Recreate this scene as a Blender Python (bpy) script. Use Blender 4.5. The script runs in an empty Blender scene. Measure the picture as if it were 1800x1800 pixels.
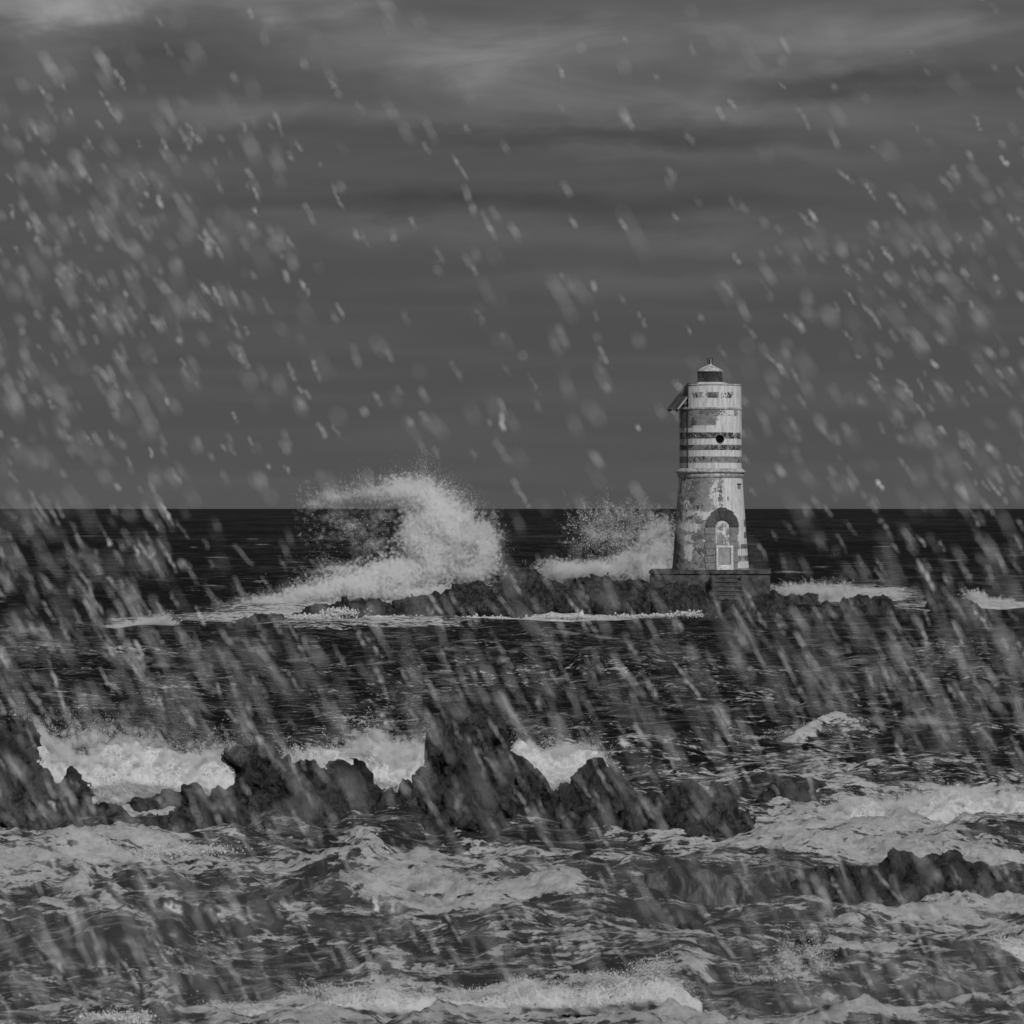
import bpy, math, random
import numpy as np

# ------------------------------------------------------------------ camera, sky, sun
random.seed(7)
RNG = np.random.default_rng(11)
F, H, HOR = 5940.0, 5.7, 893.0          # focal length in photo pixels (1800 wide), eye height, horizon row
scene = bpy.context.scene
COL = scene.collection

cam_d = bpy.data.cameras.new('camera')
cam_d.sensor_width = 36.0
cam_d.lens = F / 1800.0 * 36.0
cam_d.clip_start = 0.3
cam_d.clip_end = 90000
cam_d.dof.use_dof = True
cam_d.dof.focus_distance = 110.0
cam_d.dof.aperture_fstop = 6.2
cam = bpy.data.objects.new('camera', cam_d)
cam.location = (0, 0, H)
cam.rotation_euler = (math.radians(90) - 6.0 / F, 0, 0)
COL.objects.link(cam)
scene.camera = cam

SUN_AZ, SUN_EL = math.radians(24), math.radians(36)      # sun behind the camera, to the right
world = bpy.data.worlds.new('World')
scene.world = world
world.use_nodes = True
wt = world.node_tree
wt.nodes.clear()


def wn(t, **kw):
    n = wt.nodes.new(t)
    for k, v in kw.items():
        setattr(n, k, v)
    return n


def wl(a, b):
    wt.links.new(a, b)


w_out = wn('ShaderNodeOutputWorld')
w_bg = wn('ShaderNodeBackground')
wl(w_bg.outputs[0], w_out.inputs[0])
w_sky = wn('ShaderNodeTexSky', sky_type='NISHITA', sun_disc=False)
w_sky.sun_elevation = SUN_EL
w_sky.sun_rotation = math.pi - SUN_AZ
w_sky.dust_density = 4.0
w_bw = wn('ShaderNodeRGBToBW')
wl(w_sky.outputs[0], w_bw.inputs[0])
w_lo = wn('ShaderNodeMath', operation='MULTIPLY')     # thin daylight through the overcast
w_lo.inputs[1].default_value = 0.006
wl(w_bw.outputs[0], w_lo.inputs[0])
w_tc = wn('ShaderNodeTexCoord')
w_sep = wn('ShaderNodeSeparateXYZ')
wl(w_tc.outputs['Generated'], w_sep.inputs[0])
# cloud decks: the view direction met with a high flat layer, bands flatten towards the horizon


def cloud(scale, sx, sz, detail, rough, off, lo, hi, dist=0.6):
    mp = wn('ShaderNodeMapping')
    mp.inputs['Location'].default_value = off
    mp.inputs['Scale'].default_value = (sx, sx, sz)
    wl(w_tc.outputs['Generated'], mp.inputs[0])
    n = wn('ShaderNodeTexNoise')
    n.inputs['Scale'].default_value = scale
    n.inputs['Detail'].default_value = detail
    n.inputs['Roughness'].default_value = rough
    n.inputs['Distortion'].default_value = dist
    wl(mp.outputs[0], n.inputs['Vector'])
    mr = wn('ShaderNodeMapRange', interpolation_type='SMOOTHSTEP')
    mr.inputs['From Min'].default_value = lo
    mr.inputs['From Max'].default_value = hi
    wl(n.outputs['Fac'], mr.inputs['Value'])
    return mr.outputs[0]


def wm(op, a, b):
    n = wn('ShaderNodeMath', operation=op)
    for i, v in enumerate((a, b)):
        if isinstance(v, (int, float)):
            n.inputs[i].default_value = v
        else:
            wl(v, n.inputs[i])
    return n.outputs[0]


c2 = cloud(1.0, 9.0, 110.0, 5.0, 0.5, (0.7, 2.2, 1.9), 0.38, 0.70)
c3 = cloud(1.0, 17.0, 62.0, 5.0, 0.52, (5.7, 1.2, 4.1), 0.36, 0.70)
w_warp = wn('ShaderNodeTexNoise')
w_map = wn('ShaderNodeMapping')
w_map.inputs['Scale'].default_value = (22, 22, 60)
wl(w_tc.outputs['Generated'], w_map.inputs[0])
wl(w_map.outputs[0], w_warp.inputs['Vector'])
w_warp.inputs['Scale'].default_value = 1.0
w_warp.inputs['Detail'].default_value = 7
w_warp.inputs['Roughness'].default_value = 0.6
w_ws = wn('ShaderNodeSeparateXYZ')
wl(w_warp.outputs['Color'], w_ws.inputs[0])
ay = wm('MAXIMUM', wm('ABSOLUTE', w_sep.outputs['Y'], 0.0), 0.05)
TX = wm('ADD', wm('DIVIDE', w_sep.outputs['X'], ay), wm('MULTIPLY', wm('SUBTRACT', w_ws.outputs[0], 0.5), 0.060))
TZ = wm('ADD', wm('DIVIDE', w_sep.outputs['Z'], ay), wm('MULTIPLY', wm('SUBTRACT', w_ws.outputs[1], 0.5), 0.022))
v = wm('ADD', 0.062, wm('MULTIPLY', c2, 0.012))
# banks of cloud: bearing, height, half width, half height (as tangents), brightness
for bx, by, hw, hh, am in ((130, 0, 230, 34, 0.12), (520, -10, 190, 34, 0.060), (60, 90, 130, 60, 0.030), (330, 196, 420, 26, 0.036), (820, 110, 190, 50, 0.050), (1090, 90, 330, 65, 0.052),
                           (1620, 60, 330, 55, 0.048), (640, 40, 240, 40, 0.026), (1260, 274, 260, 17, 0.022), (1120, 185, 460, 30, 0.036), (1700, 225, 260, 30, 0.020), (1180, 405, 480, 30, 0.022),
                           (560, 400, 330, 22, 0.012), (1100, 490, 420, 22, 0.012), (300, 290, 260, 22, 0.008), (1000, -140, 2600, 90, 0.05), (900, -420, 3000, 160, 0.03), (900, 350, 500, 26, -0.018), (1480, 140, 240, 26, -0.022), (1050, 238, 330, 18, -0.014), (250, 110, 280, 40, -0.010), (650, 130, 120, 24, -0.010)):
    gx_ = wm('DIVIDE', wm('SUBTRACT', TX, (bx - 900) / F), hw / F)
    gz_ = wm('DIVIDE', wm('SUBTRACT', TZ, (HOR - by) / F), hh / F)
    r2 = wm('ADD', wm('MULTIPLY', gx_, gx_), wm('MULTIPLY', gz_, gz_))
    g_ = wm('POWER', 2.718, wm('MULTIPLY', r2, -1.0))
    v = wm('ADD', v, wm('MULTIPLY', wm('MULTIPLY', g_, am), wm('ADD', 0.70, wm('MULTIPLY', c3, 1.3))))
low = wn('ShaderNodeMapRange')                                   # a paler strip of air low over the sea
low.inputs['From Min'].default_value = 0.06
low.inputs['From Max'].default_value = 0.0
low.inputs['To Max'].default_value = 0.020
wl(w_sep.outputs['Z'], low.inputs['Value'])
v = wm('ADD', v, low.outputs[0])
v = wm('ADD', v, w_lo.outputs[0])
wl(v, w_bg.inputs['Color'])
w_bg.inputs['Strength'].default_value = 1.0

sun_d = bpy.data.lights.new('sun', 'SUN')
sun_d.energy = 2.5
sun_d.angle = math.radians(4)
sun_d.color = (1, 1, 1)
sun = bpy.data.objects.new('sun', sun_d)
sun.rotation_euler = (math.radians(90) - SUN_EL, 0, SUN_AZ)
COL.objects.link(sun)

vs = scene.view_settings
vs.view_transform = 'Standard'
vs.look = 'None'
vs.gamma = 1
vs.exposure = 0.0
vs.use_curve_mapping = False
scene.render.engine = 'CYCLES'
cy = scene.cycles
cy.max_bounces = 16
cy.volume_bounces = 14
cy.diffuse_bounces = 5
cy.glossy_bounces = 3
cy.transparent_max_bounces = 12
cy.caustics_reflective = False
cy.caustics_refractive = False
try:
    cy.use_denoising = True
    cy.denoiser = 'OPENIMAGEDENOISE'
except Exception:
    pass

# ------------------------------------------------------------------ helpers


def wx(px, Y):
    return (px - 900.0) / F * Y


def wz(py, Y):
    return H - (py - HOR) / F * Y


def ydist(py):
    """distance at which the still water shows at photo row py"""
    return F * H / (py - HOR)


def hash3(ix, iy, iz, seed):
    h = (ix.astype(np.uint32) * np.uint32(374761393) + iy.astype(np.uint32) * np.uint32(668265263)
         + iz.astype(np.uint32) * np.uint32(2147483647) + np.uint32((seed * 1274126177) & 0xffffffff))
    h = (h ^ (h >> np.uint32(13))) * np.uint32(1274126177)
    h = (h ^ (h >> np.uint32(16))) * np.uint32(2246822519)
    h = h ^ (h >> np.uint32(13))
    return (h & np.uint32(0xffffff)).astype(np.float32) / np.float32(0xffffff)


def vnoise(x, y, z, seed=0):
    fx, fy, fz = np.floor(x), np.floor(y), np.floor(z)
    ix, iy, iz = fx.astype(np.int64), fy.astype(np.int64), fz.astype(np.int64)
    u, v, w = (x - fx).astype(np.float32), (y - fy).astype(np.float32), (z - fz).astype(np.float32)
    u, v, w = u * u * (3 - 2 * u), v * v * (3 - 2 * v), w * w * (3 - 2 * w)
    r = 0
    for dx in (0, 1):
        a = u if dx else 1 - u
        for dy in (0, 1):
            b = v if dy else 1 - v
            for dz in (0, 1):
                c = w if dz else 1 - w
                r = r + a * b * c * hash3(ix + dx, iy + dy, iz + dz, seed)
    return r


def fbm(x, y, z, octv=4, seed=0, gain=0.5):
    r, a, f, t = 0, 1.0, 1.0, 0.0
    for o in range(octv):
        r = r + a * vnoise(x * f + 17.3 * o, y * f + 5.1 * o, z * f + 9.7 * o, seed + o)
        t += a
        a *= gain
        f *= 2.03
    return r / t - 0.5


def worley(x, y, z, seed=0, cell=False):
    ix, iy, iz = (np.floor(q).astype(np.int64) for q in (x, y, z))
    best = np.full(x.shape, 9.0, np.float32)
    sec = np.full(x.shape, 9.0, np.float32)
    cid = np.zeros(x.shape, np.float32)
    for dx in (-1, 0, 1):
        for dy in (-1, 0, 1):
            for dz in (-1, 0, 1):
                a, b, c = ix + dx, iy + dy, iz + dz
                d = ((a + hash3(a, b, c, seed) - x) ** 2 + (b + hash3(a, b, c, seed + 1) - y) ** 2
                     + (c + hash3(a, b, c, seed + 2) - z) ** 2).astype(np.float32)
                sec = np.minimum(sec, np.maximum(d, best))
                if cell:
                    cid = np.where(d < best, hash3(a, b, c, seed + 5), cid)
                best = np.minimum(best, d)
    if cell:
        return np.sqrt(best), np.sqrt(sec), cid
    return np.sqrt(best), np.sqrt(sec)


def mesh_obj(name, verts, faces, mat, parent=None, smooth=False, attrs=None):
    me = bpy.data.meshes.new(name)
    verts = np.asarray(verts, dtype=np.float32).reshape(-1, 3)
    if isinstance(faces, np.ndarray):
        k = faces.shape[1]
        n = len(faces)
        me.vertices.add(len(verts))
        me.vertices.foreach_set('co', verts.ravel())
        me.loops.add(n * k)
        me.loops.foreach_set('vertex_index', faces.astype(np.int32).ravel())
        me.polygons.add(n)
        me.polygons.foreach_set('loop_start', np.arange(0, n * k, k, dtype=np.int32))
        me.polygons.foreach_set('loop_total', np.full(n, k, dtype=np.int32))
        me.update(calc_edges=True)
    else:
        me.from_pydata(verts.tolist(), [], faces)
        me.update()
    if smooth:
        me.polygons.foreach_set('use_smooth', np.ones(len(me.polygons), dtype=bool))
    for k, a in (attrs or {}).items():
        at = me.attributes.new(k, 'FLOAT', 'POINT')
        at.data.foreach_set('value', np.asarray(a, dtype=np.float32).ravel())
    me.materials.append(mat)
    o = bpy.data.objects.new(name, me)
    COL.objects.link(o)
    if parent:
        o.parent = parent
    return o


def tag(o, label=None, cat=None, group=None, kind=None):
    for k, v_ in (('label', label), ('category', cat), ('group', group), ('kind', kind)):
        if v_:
            o[k] = v_
    return o


def empty(name, loc, label=None, cat=None, group=None):
    o = bpy.data.objects.new(name, None)
    o.location = loc
    o.empty_display_size = 0.3
    COL.objects.link(o)
    return tag(o, label, cat, group)


class NT:
    """small node-tree writer"""

    def __init__(s, name):
        s.m = bpy.data.materials.new(name)
        s.m.use_nodes = True
        s.t = s.m.node_tree
        s.t.nodes.clear()
        s.out = s.n('ShaderNodeOutputMaterial')

    def n(s, t, **kw):
        n = s.t.nodes.new(t)
        for k, v_ in kw.items():
            setattr(n, k, v_)
        return n

    def put(s, sock, val):
        if isinstance(val, bpy.types.NodeSocket):
            s.t.links.new(val, sock)
        elif isinstance(val, (int, float)) and sock.type in ('RGBA',):
            sock.default_value = (val, val, val, 1)
        else:
            sock.default_value = val

    def math(s, op, a, b=0.0, clamp=False):
        n = s.n('ShaderNodeMath', operation=op, use_clamp=clamp)
        s.put(n.inputs[0], a)
        s.put(n.inputs[1], b)
        return n.outputs[0]

    def vmath(s, op, a, b=(0, 0, 0)):
        n = s.n('ShaderNodeVectorMath', operation=op)
        s.put(n.inputs[0], a)
        s.put(n.inputs[1], b)
        return n.outputs[0]

    def attr(s, name):
        n = s.n('ShaderNodeAttribute', attribute_name=name)
        return n.outputs['Fac']

    def coords(s, scale=(1, 1, 1), kind='Object', loc=(0, 0, 0)):
        tc = s.n('ShaderNodeTexCoord')
        mp = s.n('ShaderNodeMapping')
        mp.inputs['Scale'].default_value = scale
        mp.inputs['Location'].default_value = loc
        s.t.links.new(tc.outputs[kind], mp.inputs[0])
        return mp.outputs[0]

    def noise(s, vec, scale, detail=4, rough=0.55, dist=0.0, col=False):
        n = s.n('ShaderNodeTexNoise')
        s.put(n.inputs['Vector'], vec)
        n.inputs['Scale'].default_value = scale
        n.inputs['Detail'].default_value = detail
        n.inputs['Roughness'].default_value = rough
        n.inputs['Distortion'].default_value = dist
        return n.outputs['Color' if col else 'Fac']

    def voro(s, vec, scale, feat='F1', out='Distance'):
        n = s.n('ShaderNodeTexVoronoi', feature=feat)
        s.put(n.inputs['Vector'], vec)
        n.inputs['Scale'].default_value = scale
        return n.outputs[out]

    def step(s, val, lo, hi, a=0.0, b=1.0):
        n = s.n('ShaderNodeMapRange', interpolation_type='SMOOTHSTEP')
        s.put(n.inputs['Value'], val)
        n.inputs['From Min'].default_value = lo
        n.inputs['From Max'].default_value = hi
        n.inputs['To Min'].default_value = a
        n.inputs['To Max'].default_value = b
        return n.outputs[0]

    def mix(s, f, a, b):
        n = s.n('ShaderNodeMix', data_type='FLOAT')
        s.put(n.inputs[0], f)
        s.put(n.inputs[2], a)
        s.put(n.inputs[3], b)
        return n.outputs[0]

    def bump(s, h, dist, strength=1.0):
        n = s.n('ShaderNodeBump')
        n.inputs['Strength'].default_value = strength
        n.inputs['Distance'].default_value = dist
        s.put(n.inputs['Height'], h)
        return n.outputs[0]

    def bsdf(s, col, rough=0.8, spec=0.3, normal=None, ior=None):
        n = s.n('ShaderNodeBsdfPrincipled')
        s.put(n.inputs['Base Color'], col)
        s.put(n.inputs['Roughness'], rough)
        s.put(n.inputs['Specular IOR Level'], spec)
        if ior:
            n.inputs['IOR'].default_value = ior
        if normal is not None:
            s.put(n.inputs['Normal'], normal)
        return n.outputs[0]

    def done(s, sh):
        s.t.links.new(sh, s.out.inputs[0])
        return s.m


# ------------------------------------------------------------------ materials
M = {}


def make_materials():
    # sea water with foam: the foam attribute says how much froth floats there
    t = NT('sea_water')
    foam, aer = t.attr('foam'), t.attr('aerated')
    oc = t.coords()
    flow = t.vmath('MULTIPLY', t.vmath('SUBTRACT', t.noise(t.coords((0.5, 0.5, 1)), 0.8, 3, 0.5, 0, True), (0.5, 0.5, 0.5)), (0.3, 0.4, 0))
    fine = t.noise(t.vmath('ADD', t.coords((0.62, 0.95, 1.0)), flow), 4.4, 12, 0.80, 0.0)
    broad = t.noise(t.coords((0.30, 0.45, 1.0), loc=(4, 9, 0)), 0.8, 4, 0.6, 0.3)
    f = t.math('ADD', t.math('MULTIPLY', foam, 1.45), t.math('MULTIPLY', t.math('SUBTRACT', fine, 0.5), 3.4))
    f = t.math('ADD', f, t.math('MULTIPLY', t.math('SUBTRACT', broad, 0.5), 1.3))
    # lace: thin webs of bubbles round open holes, pulled out along the waves
    def web(sc, sx, sy, lo_):
        r_ = t.noise(t.vmath('ADD', t.coords((sx, sy, 1.0), loc=lo_), flow), sc, 5, 0.62, 0.3)
        return t.step(t.math('ABSOLUTE', t.math('SUBTRACT', r_, 0.5)), 0.0, 0.13, 1.0, 0.0)
    lace = t.math('ADD', t.math('MULTIPLY', web(1.3, 0.45, 1.1, (2, 7, 0)), 0.55), t.math('MULTIPLY', web(4.0, 0.55, 1.1, (5, 1, 0)), 0.45))
    f = t.math('ADD', f, t.math('MULTIPLY', t.math('SUBTRACT', lace, 0.72), 1.5))
    fac = t.math('MULTIPLY', t.step(f, 0.40, 0.86), t.step(foam, 0.02, 0.16))
    # thin froth drawn out in lines over the churned shallows
    lines = t.noise(t.vmath('ADD', t.coords((0.30, 1.3, 1.0), loc=(1, 4, 0)), flow), 3.4, 12, 0.82, 0.0)
    film = t.math('MULTIPLY', t.step(lines, 0.50, 0.62), t.step(aer, 0.05, 0.75, 0.04, 0.50))
    torn = t.noise(t.coords((0.45, 0.55, 1.0), loc=(6, 2, 0)), 1.0, 9, 0.74, 0.1)
    midm = t.math('MULTIPLY', t.step(aer, 0.08, 0.28), t.step(aer, 0.36, 0.62, 1.0, 0.2))
    film = t.math('MAXIMUM', film, t.math('MULTIPLY', t.step(torn, 0.54, 0.65), t.math('MULTIPLY', midm, 0.33)))
    fac = t.math('MAXIMUM', fac, film)
    # wind ripples as slopes
    n1 = t.noise(t.coords((0.55, 0.95, 1.0)), 2.6, 8, 0.74, 0.15, True)
    n2 = t.noise(t.coords((0.40, 0.42, 1.0), loc=(7, 3, 0)), 1.0, 6, 0.66, 0.2, True)
    n3 = t.noise(t.coords((0.10, 0.045, 1.0), loc=(2, 5, 0)), 1.0, 6, 0.68, 0.2, True)
    n4 = t.noise(t.coords((0.02, 0.006, 1.0), loc=(8, 1, 0)), 1.0, 6, 0.66, 0.2, True)
    s1 = t.vmath('MULTIPLY', t.vmath('SUBTRACT', n1, (0.5, 0.57, 0.5)), (1.4, 3.4, 0))
    s2 = t.vmath('MULTIPLY', t.vmath('SUBTRACT', n2, (0.5, 0.57, 0.5)), (1.0, 3.8, 0))
    s3 = t.vmath('MULTIPLY', t.vmath('SUBTRACT', n3, (0.5, 0.54, 0.5)), (0.4, 2.4, 0))
    s4 = t.vmath('MULTIPLY', t.vmath('SUBTRACT', n4, (0.5, 0.54, 0.5)), (0.2, 2.0, 0))
    s3 = t.vmath('ADD', s3, s4)
    geo = t.n('ShaderNodeNewGeometry')
    nn = t.vmath('NORMALIZE', t.vmath('ADD', geo.outputs['Normal'], t.vmath('MAXIMUM', t.vmath('ADD', s3, t.vmath('ADD', s1, s2)), (-0.7, -0.7, -1.0))))
    col = t.mix(t.step(aer, 0.30, 1.0), 0.004, 0.040)
    water = t.bsdf(col, 0.30, 0.5, nn, 1.333)
    fcol = t.mix(t.step(t.noise(t.coords((0.6, 1, 1)), 6.0, 9, 0.75), 0.32, 0.60), 0.55, 0.93)
    fcol = t.math('MULTIPLY', fcol, t.step(t.noise(t.coords((0.5, 0.9, 1), loc=(3, 3, 0)), 2.0, 8, 0.72), 0.34, 0.54, 0.78, 1.0))
    foam_b = t.bsdf(fcol, 0.9, 0.1, t.bump(t.noise(oc, 5, 10, 0.78), 0.22, 1.0))
    mx = t.n('ShaderNodeMixShader')
    t.put(mx.inputs[0], fac)
    t.t.links.new(water, mx.inputs[1])
    t.t.links.new(foam_b, mx.inputs[2])
    M['sea'] = t.done(mx.outputs[0])

    # black wet volcanic rock
    t = NT('wet_dark_rock')
    oc = t.coords()
    big = t.noise(oc, 1.1, 5, 0.6)
    small = t.noise(oc, 9.0, 6, 0.7)
    col = t.mix(t.step(big, 0.35, 0.68), 0.020, 0.050)
    col = t.mix(t.step(small, 0.45, 0.72), col, t.math('MULTIPLY', col, 2.2))
    pits = t.step(t.noise(t.coords((1, 1, 0.7)), 5.0, 4, 0.6, 0.6), 0.36, 0.50)
    col = t.math('MULTIPLY', col, t.mix(pits, 0.35, 1.0))
    h = t.math('ADD', small, t.math('MULTIPLY', pits, 0.9))
    M['rock'] = t.done(t.bsdf(col, t.mix(small, 0.35, 0.75), 0.35, t.bump(h, 0.12, 0.9)))

    # rock under a running film of water
    t = NT('water_washed_rock')
    oc = t.coords()
    st = t.noise(t.coords((2.5, 0.8, 0.5)), 2.2, 6, 0.65, 0.8)
    col = t.mix(t.step(st, 0.4, 0.72), 0.035, 0.16)
    M['washed'] = t.done(t.bsdf(col, 0.3, 0.5, t.bump(st, 0.10, 0.8)))

    # froth body of breakers
    t = NT('white_froth')
    oc = t.coords()
    st = t.noise(oc, 5.0, 9, 0.72, 0.1)
    col = t.mix(t.step(st, 0.32, 0.56), 0.66, 0.95)
    d = t.bsdf(col, 0.95, 0.05, t.bump(t.noise(oc, 9, 9, 0.78, 0.0), 0.10, 1.0))
    M['froth'] = t.done(d)

    def spray(name, colr, tl):
        t = NT(name)
        a = t.n('ShaderNodeBsdfDiffuse')
        a.inputs[0].default_value = (colr, colr, colr, 1)
        b = t.n('ShaderNodeBsdfTranslucent')
        b.inputs[0].default_value = (colr, colr, colr, 1)
        mx = t.n('ShaderNodeMixShader')
        mx.inputs[0].default_value = tl
        t.t.links.new(a.outputs[0], mx.inputs[1])
        t.t.links.new(b.outputs[0], mx.inputs[2])
        return t.done(mx.outputs[0])
    M['spray'] = spray('spray_drops', 0.93, 0.4)
    M['flying'] = spray('flying_drops', 0.95, 0.25)

    # peeling limewash over rubble; attributes: paint (how much is left), dark (black band paint)
    t = NT('peeling_masonry')
    oc = t.coords()
    paint, dark = t.attr('paint'), t.attr('dark')
    n_big = t.noise(oc, 2.2, 6, 0.62, 0.5)
    n_fine = t.noise(oc, 11.0, 5, 0.65)
    nsum = t.math('ADD', t.math('MULTIPLY', n_big, 0.65), t.math('MULTIPLY', n_fine, 0.35))
    keep = t.step(t.math('ADD', paint, t.math('MULTIPLY', t.math('SUBTRACT', nsum, 0.5), 3.2)), 0.46, 0.56)
    # rubble stones
    sv = t.vmath('ADD', t.coords((1, 1, 1.35)), t.vmath('MULTIPLY', t.noise(oc, 2.0, 2, 0.5, 0, True), (0.5, 0.5, 0.5)))
    cell = t.voro(sv, 2.6, 'F1', 'Color')
    joint = t.step(t.voro(sv, 2.6, 'DISTANCE_TO_EDGE'), 0.01, 0.07)
    bw = t.n('ShaderNodeRGBToBW')
    t.t.links.new(cell, bw.inputs[0])
    stone = t.mix(bw.outputs[0], 0.10, 0.34)
    stone = t.math('MULTIPLY', stone, t.mix(n_fine, 0.5, 1.4))
    stone = t.mix(joint, 0.30, stone)
    blackp = t.mix(t.step(n_fine, 0.42, 0.62), 0.018, 0.20)
    blk = t.step(t.math('ADD', dark, t.math('MULTIPLY', t.math('SUBTRACT', t.noise(t.coords((1, 1, 0.6), loc=(3, 1, 5)), 3.2, 5, 0.6), 0.5), 2.4)), 0.5, 0.58)
    white = t.mix(t.step(t.noise(t.coords((4, 4, 0.5)), 2.5, 5, 0.65), 0.38, 0.68), 0.67, 0.42)
    white = t.math('MULTIPLY', white, t.mix(t.step(n_fine, 0.55, 0.75), 1.0, 0.82))
    under = t.mix(blk, stone, blackp)
    col = t.mix(keep, under, white)
    hgt = t.math('ADD', t.math('MULTIPLY', keep, 0.6), t.math('MULTIPLY', t.math('ADD', t.math('MULTIPLY', joint, 0.7), t.math('MULTIPLY', n_fine, 0.5)), t.math('SUBTRACT', 1.0, keep)))
    M['masonry'] = t.done(t.bsdf(col, 0.9, 0.15, t.bump(hgt, 0.035, 0.9)))

    def stone_mat(name, a, b, scale=6.0, bump=0.03, rough=0.85):
        t = NT(name)
        oc = t.coords()
        n = t.noise(oc, scale, 6, 0.65, 0.3)
        m2 = t.noise(oc, scale * 0.25, 3, 0.6)
        col = t.mix(t.step(t.math('ADD', t.math('MULTIPLY', n, 0.6), t.math('MULTIPLY', m2, 0.4)), 0.34, 0.66), a, b)
        return t.done(t.bsdf(col, rough, 0.2, t.bump(n, bump, 0.9)))
    M['arch'] = stone_mat('dark_arch_stone', 0.045, 0.085, 7)
    M['jamb'] = stone_mat('grey_jamb_stone', 0.14, 0.26, 7)
    M['plaster'] = stone_mat('blotchy_infill_plaster', 0.16, 0.66, 6)
    M['white_trim'] = stone_mat('flaking_white_trim', 0.35, 0.80, 12)
    M['door'] = stone_mat('weathered_grey_door', 0.20, 0.34, 4, 0.01, 0.7)
    M['plinth'] = stone_mat('wet_plinth_stone', 0.03, 0.115, 3.5, 0.06, 0.6)
    M['step'] = stone_mat('worn_step_stone', 0.035, 0.13, 5, 0.04, 0.6)
    M['cornice'] = stone_mat('stained_cornice', 0.20, 0.55, 6)
    M['roofmetal'] = stone_mat('blotched_lantern_roof', 0.26, 0.70, 5, 0.01, 0.6)
    M['iron'] = stone_mat('black_iron', 0.012, 0.035, 9, 0.005, 0.6)
    M['panel'] = stone_mat('dull_solar_cells', 0.06, 0.13, 5, 0.004, 0.5)
    M['pale_metal'] = stone_mat('pale_metal_edge', 0.30, 0.55, 8, 0.004, 0.5)
    t = NT('lantern_glass')
    tr = t.n('ShaderNodeBsdfTransparent')
    tr.inputs[0].default_value = (0.62, 0.62, 0.62, 1)
    gl = t.n('ShaderNodeBsdfGlossy')
    gl.inputs[0].default_value = (1, 1, 1, 1)
    gl.inputs['Roughness'].default_value = 0.08
    mx = t.n('ShaderNodeMixShader')
    mx.inputs[0].default_value = 0.16
    t.t.links.new(tr.outputs[0], mx.inputs[1])
    t.t.links.new(gl.outputs[0], mx.inputs[2])
    M['glass'] = t.done(mx.outputs[0])
    t = NT('opening_shade_black')  # near black that paints in the shade of wall openings
    M['hollow'] = t.done(t.bsdf(0.008, 0.95, 0.05))


make_materials()

# ------------------------------------------------------------------ sea


def sstep(a, b, x):
    t = np.clip((x - a) / (b - a), 0, 1)
    return t * t * (3 - 2 * t)


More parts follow.
